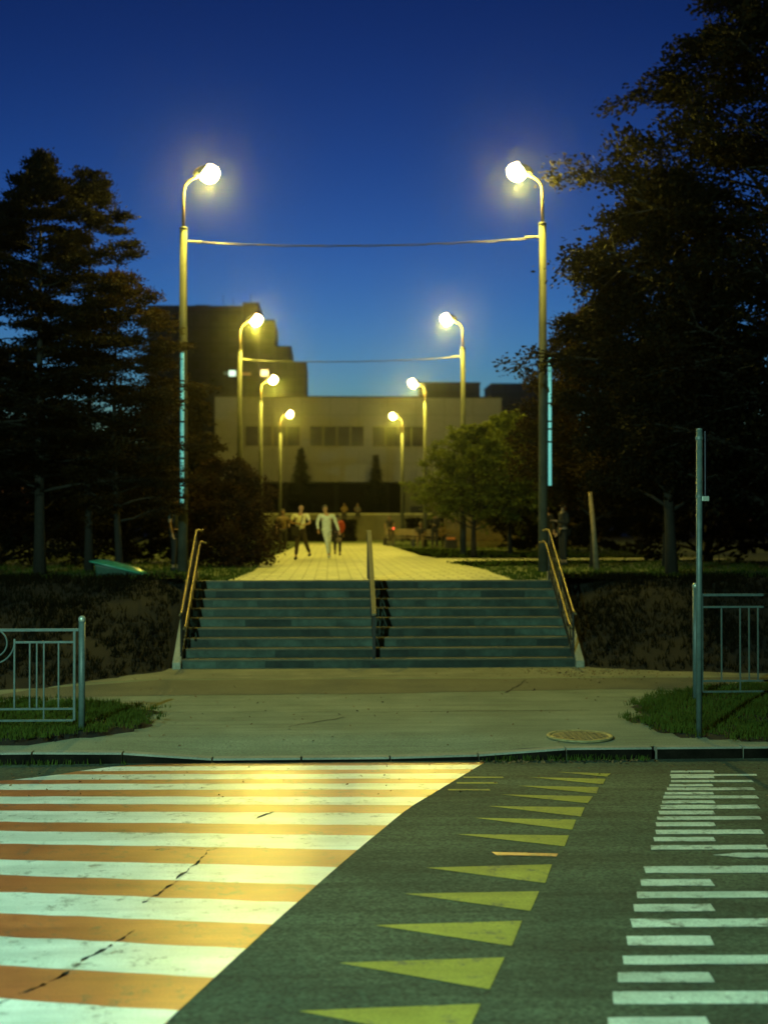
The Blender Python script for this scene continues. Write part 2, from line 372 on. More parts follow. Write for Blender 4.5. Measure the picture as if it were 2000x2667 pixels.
for x0, y1, y0, x1 in bars:
    s = -.03 * (x1 - x0)
    sheet('white_bar', wavy([(x0 + .03, y1), (x1 + .02, y1 + s), (x1, y0 + s), (x0, y0)], .12, .005, int(y1 * 100)), RZ + .004, M['paint_bar'], parent=road)
sheet('arrow_tip', [(2.4, 9.83), (2.62, 9.89), (3.4, 9.85), (3.4, 9.72), (2.62, 9.74)], RZ + .004, M['paint_bar'], parent=road)
# cracks and scuffs in the crossing
def crack(pts, w0, seed):
    r2 = random.Random(seed); a = []; b = []
    for i in range(len(pts) - 1):
        p, q = Vector(pts[i]), Vector(pts[i + 1]); n = 12
        for k in range(n):
            t = k / n; c = p.lerp(q, t) + Vector((r2.uniform(-.014, .014), r2.uniform(-.03, .03))); ww = w0 * r2.choice((.08, .15, .3, .5, .5, 1.5))
            a.append((c.x, c.y + ww)); b.append((c.x + .3 * ww, c.y - ww))
    sheet('crack', a + b[::-1], RZ + .006, M['crack'], parent=road)
from_px = [(-1.68, 10.14), (-1.74, 9.75), (-1.86, 9.3)], [(-1.80, 9.38), (-1.92, 9.0), (-2.02, 8.72)], [(-1.98, 8.15), (-2.08, 7.85), (-2.20, 7.62), (-2.3, 7.3), (-2.48, 7.05)], [(-2.48, 7.05), (-2.62, 6.75)], [(-1.2, 11.5), (-1.38, 11.2)]
for i, c in enumerate(from_px): crack(c, (.016, .010, .018, .006, .007)[i], i)
crack([(-1.6, 10.18), (-1.9, 10.22), (-2.3, 10.16)], .006, 40)

# ------------------------------------------------------------------ staircase
st = empty('staircase', (.2, 21.98, 0), 'wide flight of nine stone steps from the pavement up to the lit terrace', 'staircase')
RH = TZ / 9; TD = .285; SW = 3.52
for i in range(9):
    mb = MB(); y0 = i * TD; z0, z1 = (-.02 if i == 0 else i * RH - .002), (i + 1) * RH
    y1 = y0 + (TD if i < 8 else .10)
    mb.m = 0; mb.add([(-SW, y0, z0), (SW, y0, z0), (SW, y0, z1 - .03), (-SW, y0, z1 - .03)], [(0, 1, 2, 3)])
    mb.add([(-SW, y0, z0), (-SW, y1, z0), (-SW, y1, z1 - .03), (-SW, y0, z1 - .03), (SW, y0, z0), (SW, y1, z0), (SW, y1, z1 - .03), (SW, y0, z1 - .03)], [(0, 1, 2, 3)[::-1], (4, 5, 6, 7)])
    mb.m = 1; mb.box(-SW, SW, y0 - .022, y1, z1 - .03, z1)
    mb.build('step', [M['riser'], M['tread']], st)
for s in (-1, 1):
    x0, x1 = (SW + .002, SW + .15) if s > 0 else (-SW - .15, -SW - .002)
    yz = [(-.12, -.05), (-.12, .12), (.05, .22), (8 * TD, TZ + .16), (8 * TD + .6, TZ + .16), (8 * TD + .6, -.05)]
    mb = MB(); n = len(yz)
    mb.add([(x0, a, b) for a, b in yz] + [(x1, a, b) for a, b in yz], [tuple(range(n)), tuple(range(n, 2 * n))[::-1]] + [((i + 1) % n, i, i + n, (i + 1) % n + n) for i in range(n)])
    mb.build('cheek_wall', M['cheek'], st, bevel=.015)

# terrace paving + lawn
tp = sheet('terrace_paving', [(-2.7, 24.37), (3.0, 24.37), (3.05, 25.3), (3.0, 27.3), (3.1, 29.5), (3.05, 32), (2.75, 35.6), (3.2, 37.2), (6, 38.0), (12, 38.3), (12, 40.5), (6, 40.2), (2.9, 40.4),
    (2.55, 44), (2.5, 60), (2.4, 74), (-2.3, 74), (-2.6, 50), (-2.7, 36), (-2.6, 33.5), (-2.5, 30), (-2.55, 27.5), (-2.65, 26)], TZ + .004, M['terrace'])
sheet('lawn', wavy([(3.97, 25.5), (30, 25.5), (30, 90), (-30, 90), (-30, 25.5), (-3.57, 25.5), (-3.57, 24.38), (3.97, 24.38)], .6, .02, 8), TZ - .004, M['lawn'])
sheet('plaza', [(-30, 90), (30, 90), (30, 125), (-30, 125)], TZ + .003, M['walk_patch'])

# grass tufts, one object per patch ("stuff")
def blades(name, pts, m, h=.09, wd=.012, seed=0, per=5, lean=.5):
    r = np.random.default_rng(seed); n = len(pts) * per
    P = np.repeat(np.array(pts), per, 0) + np.c_[r.normal(0, .03, (n, 2)), np.zeros(n)]
    a = r.uniform(0, 2 * np.pi, n); hh = h * r.uniform(.4, 1.3, n); le = lean * hh * r.uniform(.1, 1, n); b = r.uniform(0, 2 * np.pi, n)
    d = np.c_[np.cos(a), np.sin(a), np.zeros(n)] * wd * r.uniform(.6, 1.3, n)[:, None]
    tip = P + np.c_[np.cos(b) * le, np.sin(b) * le, hh]
    V = np.stack([P - d, P + d, tip + d * .25, tip - d * .25], 1).reshape(-1, 3)
    return np_mesh(name, V, np.arange(4 * n).reshape(n, 4), m)
def in_poly(x, y, poly):
    c = False; n = len(poly); j = n - 1
    for i in range(n):
        if (poly[i][1] > y) != (poly[j][1] > y) and x < (poly[j][0] - poly[i][0]) * (y - poly[i][1]) / (poly[j][1] - poly[i][1]) + poly[i][0]: c = not c
        j = i
    return c
rnd = random.Random(21)
GL = [(-30, 15.0), (-5.2, 14.35), (-4.55, 14.35), (-4.0, 14.6), (-3.6, 14.95), (-3.15, 15.35), (-2.95, 15.9), (-3.25, 16.3), (-3.0, 16.75), (-3.9, 17.35), (-4.9, 17.7), (-7, 17.7), (-30, 16.6)]
GR = [(3.3, 15.6), (3.4, 14.95), (3.6, 14.6), (4.2, 14.35), (30, 14.35), (30, 18.4), (6, 18.2), (4.2, 17.9), (3.6, 17.2), (3.6, 16.6), (3.4, 16.2), (3.15, 16.0)]
def scatter(poly, n, z, x0, x1, y0, y1, bump=0):
    out = []
    while len(out) < n:
        x, y = rnd.uniform(x0, x1), rnd.uniform(y0, y1)
        if in_poly(x + rnd.gauss(0, .09), y + rnd.gauss(0, .09), poly) and math.sin(x * 5) * math.sin(y * 4 + x * 2) + rnd.uniform(-1, 1.6) > -.5:
            out.append((x, y, z(x, y) if callable(z) else z))
    return out
def mound(x, y): return .03 + (.14 * hsmooth((x - 3.3) / 2.2) * hsmooth((y - 14.5) / 1.6) if x > 0 else .04)
for nm, poly, rng in (('verge_left', GL, (-9, -2.8, 14.2, 18)), ('verge_right', GR, (2.8, 9, 14.2, 18.6))):
    gx = np.arange(rng[0], rng[1], .16); gy_ = np.arange(rng[2], rng[3], .16)
    V = []; idx = {}; Fq = []
    for i, x in enumerate(gx):
        for j, y in enumerate(gy_):
            ok = in_poly(x, y, poly)
            idx[i, j] = len(V); V.append((x + rnd.uniform(-.03, .03), y + rnd.uniform(-.03, .03), mound(x, y) * .8 if ok else -.02))
    for i in range(len(gx) - 1):
        for j in range(len(gy_) - 1): Fq.append((idx[i, j], idx[i + 1, j], idx[i + 1, j + 1], idx[i, j + 1]))
    tag(np_mesh('verge_soil', V, Fq, M['soil']), kind='structure')
    pts = scatter(poly, 5200, mound, *rng)
    tag(blades('verge_grass', pts, M['grass'], .06, .007, 3, 9), 'short green grass on the verge ' + ('round the left fence' if 'left' in nm else 'below the sign post'), 'grass', kind='stuff')
# bank and lawn grass
pts = []
while len(pts) < 15000:
    x = rnd.uniform(-14, 14); y = rnd.uniform(18.4, 26)
    if -3.62 < x < 3.98 or y < foot(x) + .05: continue
    if math.sin(x * 2.1 + y) * math.sin(y * 1.9 - x) + rnd.uniform(-1, 1.1) < .0: continue
    pts.append((x, y, ground_h(x, y)))
tag(blades('bank_grass', pts, M['grass_dry'], .11, .011, 5, 4, .8), 'rough dry grass growing on the banks beside the steps', 'grass', kind='stuff')
pts = []
tpoly = [tuple(v.co[:2]) for v in tp.data.vertices]
while len(pts) < 9000:
    y = 24.45 + 46 * rnd.random() ** 1.7; x = rnd.uniform(-12, 12)
    if abs(x) > 3.5 and y < 25.3: continue
    if in_poly(x, y, [(-2.6, 24.2), (2.95, 24.2), (2.95, 27.3), (3.05, 29.5), (3.0, 32), (2.7, 35.6), (3.2, 37.2), (12, 38.1), (12, 40.5), (2.9, 40.4), (2.5, 60), (2.4, 74), (-2.3, 74), (-2.7, 36), (-2.5, 30)]): continue
    pts.append((x, y, TZ - .005))
tag(blades('lawn_grass', pts, M['grass'], .07, .014, 6, 4), 'mown grass of the lawns on both sides of the terrace path', 'grass', kind='stuff')
# fallen leaves and grit
r = np.random.default_rng(8); n = 900
P = np.c_[np.r_[r.uniform(-6, 7, 260), r.normal(3.6, .9, 300), r.uniform(1.0, 3.0, 220), r.uniform(-5, 7, 120)],
          np.r_[r.uniform(14.3, 21.8, 260), r.normal(21.2, .45, 300).clip(20, 21.9), r.normal(13.78, .05, 220).clip(13.5, 13.87), r.uniform(12, 13.8, 120)], np.zeros(n)]
P[:, 2] = np.where(P[:, 1] < 13.88, RZ + .008, .012)
P[:, 2] = [p[2] if p[1] < 13.88 else pave_h(p[0], p[1]) + .012 for p in P]
a = r.uniform(0, 6.28, n); s = r.uniform(.008, .026, n)
d1 = np.c_[np.cos(a) * s, np.sin(a) * s, r.uniform(0, .012, n)]; d2 = np.c_[-np.sin(a) * s * .6, np.cos(a) * s * .6, r.uniform(0, .01, n)]
V = np.stack([P - d1, P - d2, P + d1, P + d2], 1).reshape(-1, 3)
tag(np_mesh('fallen_leaves', V, np.arange(4 * n).reshape(n, 4), M['dead_leaf']), 'brown fallen leaves scattered over the pavement and along the kerb', 'leaves', kind='stuff')
pts = [(x, 13.86, RZ) for x in [rnd.uniform(1.1, 2.9) for _ in range(60)]] + [(rnd.uniform(-5, -2.9), 13.86, RZ) for _ in range(40)]
def seam(pts, w0, z, seed):
    r2 = random.Random(seed); a = []; b = []
    for i in range(len(pts) - 1):
        p, q = Vector(pts[i]), Vector(pts[i + 1])
        for k in range(10):
            c = p.lerp(q, k / 10) + Vector((r2.uniform(-.02, .02), r2.uniform(-.03, .03))); ww = w0 * r2.uniform(.4, 1.4); a.append((c.x - ww * .6, c.y + ww)); b.append((c.x + ww * .6, c.y - ww))
    sheet('pavement_seam', a + b[::-1], z, M['crack'])
seam([(2.0, 18.6), (2.6, 20.3)], .02, .009, 1); seam([(-3.4, 16.9), (0, 16.75), (3.2, 16.8)], .008, .005, 2); seam([(-1.2, 15.6), (-.5, 16.3), (-.6, 16.7)], .008, .005, 3)
tag(blades('gutter_weeds', pts, M['grass'], .06, .008, 16, 5), 'small weeds growing in the gutter along the kerb', 'weeds', kind='stuff')

# ------------------------------------------------------------------ manhole
mh = empty('manhole_cover', (2.31, 14.66, .004), 'round iron manhole cover set in the pavement behind the kerb', 'manhole cover')
MB().lathe([(.30, 0), (.40, 0), (.405, .012), (.39, .026), (.35, .028), (.345, .012), (.30, .012)], 40).build('frame', mat('rusty_iron', (.26, .22, .10), .6, .4, 14, .4, 40), mh, smooth=True)
lid = MB().lathe([(.001, .0), (.34, 0), (.34, .014), (.33, .02), (.001, .02)], 40)
for i in range(-4, 5):
    for j in range(-4, 5):
        if math.hypot(i, j) * .07 < .29: lid.box(i * .07 - .022, i * .07 + .022, j * .07 - .022, j * .07 + .022, .0202, .026)
lid.build('lid', mat('lid_iron', (.09, .08, .045), .6, .4, 10), mh)

# ------------------------------------------------------------------ park lamps
def head_parts(parent, bowl, pos, tilt, sgn, k=1.0, colour=LAMP_WARM, power=WARM_POWER):
    """cobra head: casing + glass bowl, long axis along X, tilted up away from the pole"""
    a = tilt * sgn; ca, sa = math.cos(a), math.sin(a)
    def tr(vs): return [(pos[0] + (x * ca - z * sa), pos[1] + y, pos[2] + (x * sa + z * ca)) for x, y, z in vs]
    mb = MB(); t = MB().ball((-.08 * k * sgn, 0, .07 * k), .30 * k, .17 * k, .13 * k, 16, 8); mb.add(tr(t.v), t.f)
    mb.build('lamp_casing', M['lamp_case'], parent, smooth=True)
    mb = MB(); t = MB().ball((.06 * k * sgn * 0, 0, -.02 * k), .24 * k, .20 * k, .215 * k, 16, 8); mb.add(tr(t.v), t.f)
    mb.build('lamp_bowl', bowl, parent, smooth=True)
    ld = bpy.data.lights.new('lamp_light', 'POINT'); ld.color = colour; ld.energy = power; ld.shadow_soft_size = .07
    lo = bpy.data.objects.new('lamp_light', ld); col.objects.link(lo); lo.parent = parent
    lo.location = (pos[0], pos[1], pos[2] - .02 * k - .215 * k - .075)
def park_lamp(x, y, h_joint, h_top, sgn, label, led=None):
    t = empty('park_lamp', (x, y, TZ), label, 'street lamp', 'twin row of concrete lamp posts along the terrace path')
    hj, ht = h_joint - TZ, h_top - TZ
    MB().tube([(0, 0, -.2), (0, 0, hj * .5), (0, 0, hj)], [.118, .100, .086], 14).build('post', M['concrete_pole'], t, smooth=True)
    MB().lathe([(.02, hj - .01), (.098, hj - .01), (.098, hj + .03), (.05, hj + .05), (.02, hj + .05)], 14).build('cap', M['concrete_pole'], t, smooth=True)
    arm = [(0, 0, hj), (0, 0, ht - .42), (sgn * .03, 0, ht - .26), (sgn * .10, 0, ht - .16), (sgn * .22, 0, ht - .08), (sgn * .36, 0, ht - .03)]
    MB().tube(arm, [.04, .034, .034, .034, .032, .03], 8).build('arm', M['pipe'], t, smooth=True)
    head_parts(t, M['warm_bowl'], (sgn * .60, 0, ht + .05), R_(16), sgn)
    if led:
        dx, dy, z0, z1 = led
        q = MB().tube([(dx, dy, z0 - TZ), (dx, dy, z1 - TZ)], .042, 12).build('led_tube', M['led'], t)
        for z in led_clips[sgn]:
            MB().box(min(0, dx) - .05, max(0, dx) + .05, dy - .047, -.06 if dy < -.05 else .05, z - TZ - .02, z - TZ + .02).build('clip', M['iron'], q)
    return t
led_clips = {1: (5.9, 5.45, 4.95, 4.6, 4.1, 3.6), -1: (6.28, 5.4, 4.98, 4.8, 4.5)}
park_lamp(-4.11, 28.8, 9.48, 10.75, 1, 'nearest lamp post left of the steps, a cyan light tube on its front', (.0, -.165, 3.07, 6.56))
park_lamp(4.28, 28.5, 9.6, 10.8, -1, 'nearest lamp post right of the steps, a cyan light tube along its side', (.165, 0, 3.48, 6.5))
park_lamp(-4.05, 46, 9.08, 10.2, 1, 'second lamp post of the left row, standing behind the dark round bush')
park_lamp(4.22, 45.2, 9.1, 10.15, -1, 'second lamp post of the right row, its foot among the bright green trees')
park_lamp(-4.14, 61.5, 8.74, 9.8, 1, 'third lamp post of the left row, in front of the left windows of the hall')
park_lamp(4.06, 61.2, 8.72, 9.63, -1, 'third lamp post of the right row, next to the standing figures by the hedge')
park_lamp(-3.9, 79.5, 8.5, 9.72, 1, 'farthest lamp post of the left row, smallest, near the left spruce')
park_lamp(4.0, 79.4, 8.52, 9.6, -1, 'farthest lamp post of the right row, smallest, near the cyclist')

# overhead cables
def span_cable(a, b, sag, label):
    pts = []; rr = random.Random(int(a[1]))
    for i in range(41):
        t = i / 40; pts.append((a[0] + (b[0] - a[0]) * t, a[1] + (b[1] - a[1]) * t, a[2] + (b[2] - a[2]) * t - sag * 4 * t * (1 - t) + rr.uniform(-.006, .006)))
    o = empty('span_cable', a, label, 'cable', 'cables slung between the lamp posts')
    q = [tuple(Vector(p) - Vector(a)) for p in pts]
    MB().tube(q, .010, 6).build('steel_wire', M['wire'], o)
    MB().tube([(x, y - .01 + .02 * math.sin(i * 1.3), z - .028 - .008 * math.cos(i * 1.3)) for i, (x, y, z) in enumerate(q[1:-1])], .010, 6).build('power_cable', M['wire'], o)
    for e, s in ((q[0], 1), (q[-1], -1)):
        MB().tube([(e[0] + s * .0, e[1], e[2]), (e[0] + s * .32, e[1], e[2] - .005)], [.03, .022], 8).build('insulator', M['cheek'], o)
span_cable((-4.0, 28.8, 9.19), (4.18, 28.5, 9.3), .14, 'sagging cable between the two nearest lamp posts')
span_cable((-3.95, 46, 8.74), (4.12, 45.2, 8.8), .12, 'sagging cable between the second pair of lamp posts')

# lamps of the street itself, on the near kerb behind the viewpoint
def street_lamp(x, y, h, ang, label):
    t = empty('street_lamp', (x, y, 0), label, 'street lamp', 'tall lamps of the street', ang)
    MB().tube([(0, 0, -.1), (0, 0, h * .6), (0, 0, h)], [.10, .08, .06], 12).build('post', M['galv'], t, smooth=True)
    MB().tube([(0, 0, h - .05), (.3, 0, h + .35), (1.0, 0, h + .55), (1.6, 0, h + .6)], .035, 8).build('arm', M['galv'], t, smooth=True)
    head_parts(t, M['cool_bowl'], (1.9, 0, h + .62), R_(8), 1, 1.15, LAMP_COOL, COOL_POWER)
street_lamp(-8.0, -2.9, 8.8, R_(70), 'tall street lamp left of the viewpoint lighting the crossing')

# ------------------------------------------------------------------ handrails
def stair_rail(x, label, side, inner):
    """side rails: inclined iron frame with scroll panel + two tubes that bend inward at the top"""
    t = empty('stair_railing', (x, 21.9, 0), label, 'railing', 'railings of the steps')
    y0, y1 = .12, 2.75; H = .95
    zb = lambda y: max(0, min(TZ, (y - .08) / (TD * 9 - .1) * TZ)) + .03
    for y in (.14, 1.35, 2.6):
        MB().tube([(0, y, zb(y) - .12), (0, y, zb(y) + H - .04)], .022, 8).build('post', M['iron'], t)
    fr = MB()
    for dz in (.14, .76): fr.tube([(0, y0 + .03, zb(y0) + dz), (0, 2.6, zb(2.6) + dz)], .014, 6)
    for i in range(1, 22):
        y = y0 + i * (2.6 - y0) / 22; fr.tube([(0, y, zb(y) + .14), (0, y, zb(y) + .76)], .007, 4)
    for k in range(7):
        y = y0 + .2 + k * .36; zc = zb(y) + .45
        fr.tube([(0, y + .12 * math.cos(a), zc + .16 * math.sin(a)) for a in np.linspace(0, 2 * math.pi, 15)], .009, 4, False)
    fr.build('scroll_panel', M['iron'], t)
    for dz, bend, dx in ((H, .12, 0), (H - .24, .16, inner * .07)):
        p = [(dx, -.1, zb(0) + dz - .02), (dx, y0, zb(y0) + dz), (dx, 2.55, zb(2.6) + dz), (dx + inner * .02, 2.63, zb(2.6) + dz + .02), (dx + inner * .12, 2.66, zb(2.6) + dz)]
        MB().tube(p, .022, 10).build('handrail', M['gold'], t, smooth=True)
    return t
stair_rail(-3.33, 'iron and brass railing at the left edge of the steps, below the leafy lamp post', -1, 1)
stair_rail(3.70, 'iron and brass railing at the right edge of the steps, ending by the right bank', 1, -1)
t = empty('centre_railing', (.1, 21.95, 0), 'dark iron railing with a flat handrail up the middle of the steps', 'railing', 'railings of the steps')
zb = lambda y: max(0, min(TZ, (y - .02) / (TD * 9) * TZ)) + .02
for y in (.06, 1.3, 2.75): MB().box(-.028, .028, y - .028, y + .028, zb(y) - .06, zb(y) + .9).build('post', M['iron'], t)
fr = MB()
for dz in (.12, .72): fr.box(0, 0, 0, 0, 0, 0) if 0 else fr.tube([(0, .09, zb(.06) + dz), (0, 2.7, zb(2.75) + dz)], .014, 6)
for i in range(1, 24):
    y = .08 + i * 2.65 / 24; fr.tube([(0, y, zb(y) + .12), (0, y, zb(y) + .72)], .008, 4)
for k in range(7):
    y = .28 + k * .37; zc = zb(y) + .42
    fr.tube([(0, y + .13 * math.cos(a), zc + .17 * math.sin(a)) for a in np.linspace(0, 2 * math.pi, 15)], .010, 4, False)
for k in range(9):
    y = .1 + k * .31; fr.tube([(0, y, zb(y) + .14), (0, y + .28, zb(y + .28) + .68)], .011, 4)
fr.build('scroll_panel', M['iron'], t)
fr = MB(); pts = [(.0, -.02, zb(0) + .93), (0, .08, zb(.06) + .95), (0, 2.75, zb(2.75) + .95), (0, 3.4, zb(2.75) + .95)]
for i in range(3):
    a, b = pts[i], pts[i + 1]
    fr.add([(s * .042, p[1], p[2] + dz) for p in (a, b) for s in (-1, 1) for dz in (-.02, .02)], [(0, 2, 3, 1), (4, 5, 7, 6), (1, 3, 7, 5), (0, 4, 6, 2), (0, 1, 5, 4), (2, 6, 7, 3)])
fr.build('handrail', mat('matt_handrail', (.13, .11, .06), .55, .2, 8), t, bevel=.008)
MB().box(-.028, .028, 3.3, 3.356, TZ, zb(3) + .93).build('post', M['iron'], t)
for y in (.06,): MB().box(-.07, .07, y - .07, y + .07, .001, .05).build('base_plate', M['iron'], t)

# ------------------------------------------------------------------ pedestrian fences
def fence(x0, y, z, dirn, npan, W, label, gz0=0):
    t = empty('pedestrian_fence', (x0, y, 0), label, 'fence', 'grey pedestrian fences along the road')
    for k in range(npan + 1):
        px = dirn * k * (W + .14)
        p = MB(); p.tube([(px, 0, gz0 - .15), (px, 0, z[0] + .10)], .040, 12).build('post', M['galv'], t, smooth=True)
        MB().ball((px, 0, z[0] + .125), .046, n=14, m=8).build('post_cap', mat('cap_metal', (.4, .45, .4), .35, metal=.5), t, smooth=True)
    for k in range(npan):
        a = dirn * (k * (W + .14) + .07 + .02); b = dirn * ((k + 1) * (W + .14) - .09)
        lo, hi = min(a, b), max(a, b); c = (lo + hi) / 2
        top, sec, low, bot = z; pn = MB()
        pn.box(lo - .05, hi + .05, -.017, .017, top - .018, top + .016)
        pn.build('top_rail', M['galv'], t)
        fr = MB()
        for xx in (lo, hi): fr.box(xx - .014, xx + .014, -.014, .014, bot, top - .018)
        for zz in (low, bot): fr.box(lo + .014, hi - .014, -.012, .012, zz - .012, zz + .012)
        fr.build('frame', M['galv'], t)
        br = MB()
        for s in (-1, 1):
            xa, xb = (lo + .014, c - .26) if s < 0 else (c + .26, hi - .014)
            br.box(xa, xb, -.012, .012, sec - .013, sec + .013)
            w = xb - xa
            out = xa if s < 0 else xb
            for f_, zl in ((.25, low), (.50, bot), (.62, low), (.74, low)):
                xx = out - s * f_ * w if s > 0 else out + f_ * w
                br.box(xx - .0085, xx + .0085, -.0085, .0085, zl + .012, sec - .013)
            xi = xb if s < 0 else xa
            br.box(xi - .010, xi + .010, -.010, .010, low + .012, sec + .04)
        br.box(c - .01, c + .01, -.01, .01, low + .012, sec - .27)
        br.build('bars', M['galv'], t)
        zc = sec + .01
        MB().tube([(c + .17 * math.cos(q), 0, zc - .02 + .17 * math.sin(q)) for q in np.linspace(0, 2 * math.pi, 33)], .011, 6, False).build('ring', M['galv'], t, smooth=True)
        MB().tube([(c + .26 * math.cos(q), 0, zc + .0 + .27 * math.sin(q)) for q in np.linspace(math.pi, 2 * math.pi, 20)], .011, 6).build('arc', M['galv'], t, smooth=True)
    return t
fence(-3.70, 15.1, (1.28, 1.13, .32, .18), -1, 4, 2.0, 'grey steel fence with a ring motif on the grass left of the crossing')
fence(4.42, 17.0, (1.575, 1.405, .37, .22), 1, 4, 2.7, 'grey steel fence on the grass right, behind the sign post', .02)

# sign post
t = empty('sign_post', (3.74, 14.6, 0), 'tall grey post with a road sign seen edge-on, on the right verge', 'sign post')
MB().tube([(0, 0, -.1), (.012, 0, 3.7)], .037, 14).build('post', M['galv'], t, smooth=True)
MB().lathe([(.02, 3.7), (.039, 3.7), (.036, 3.715), (.02, 3.72)], 14, (.012, 0, 0)).build('post_cap', M['galv'], t)
sg = MB(); a = Vector((.065, -.05)); d = Vector((.236, .70))
for z0, z1, w0, w1 in ((2.86, 3.68, .02, 1.),):
    p = [a, a + d]; th = Vector((.004, 0))
    sg.add([(q.x + s, q.y, z) for z in (z0, z1) for q in p for s in (-.004, .004)], [(0, 1, 3, 2), (4, 6, 7, 5), (0, 4, 5, 1), (2, 3, 7, 6), (0, 2, 6, 4), (1, 5, 7, 3)])
sg.build('sign_plate', mat('sign_back', (.10, .11, .16), .5, .2, 6), t)
for z in (2.90, 3.6): MB().lathe([(.038, z - .018), (.046, z - .018), (.046, z + .018), (.038, z + .018)], 14, (.01, 0, 0)).build('clamp', M['galv'], t)
MB().box(.03, .115, -.055, -.03, 2.84, 2.90).build('bracket', mat('bracket_metal', (.45, .5, .45), .4, metal=.4), t, bevel=.006)

# ------------------------------------------------------------------ green bin half on its side on the bank
t = empty('grit_bin', (-5.12, 26.3, TZ - .02), 'low green plastic bin with a tilted domed lid on the left lawn', 'grit bin', rz=R_(4))
b = MB(); b.add([(-.44, -.3, -.12), (.44, -.3, -.12), (.44, .3, -.12), (-.44, .3, -.12), (-.52, -.36, .30), (.52, -.36, .10), (.52, .36, .10), (-.52, .36, .30)],
                [(0, 3, 2, 1), (4, 5, 6, 7), (0, 1, 5, 4), (1, 2, 6, 5), (2, 3, 7, 6), (3, 0, 4, 7)])
b.build('body', mat('green_plastic', (.02, .07, .05), .5, .2, 6), t, bevel=.03)
lidv = MB(); n = 16
for j in range(9):
    pass
rows = []
for i in range(17):
    u = -1 + i / 8; zc = .335 - .125 * u if True else 0
    rows.append([(u * .62, v * .42 * (1 - .25 * abs(u) ** 4), .215 - .155 * u + .10 * (1 - v * v) * (1 - abs(u) ** 3)) for v in np.linspace(-1, 1, 13)])
vs = [p for rw in rows for p in rw]
lidv.add(vs, [(i * 13 + j, (i + 1) * 13 + j, (i + 1) * 13 + j + 1, i * 13 + j + 1) for i in range(16) for j in range(12)])
o = lidv.build('lid', mat('green_lid', (.05, .28, .20), .22, .15, 6), t, smooth=True)
sm = o.modifiers.new('thickness', 'SOLIDIFY'); sm.thickness = .03

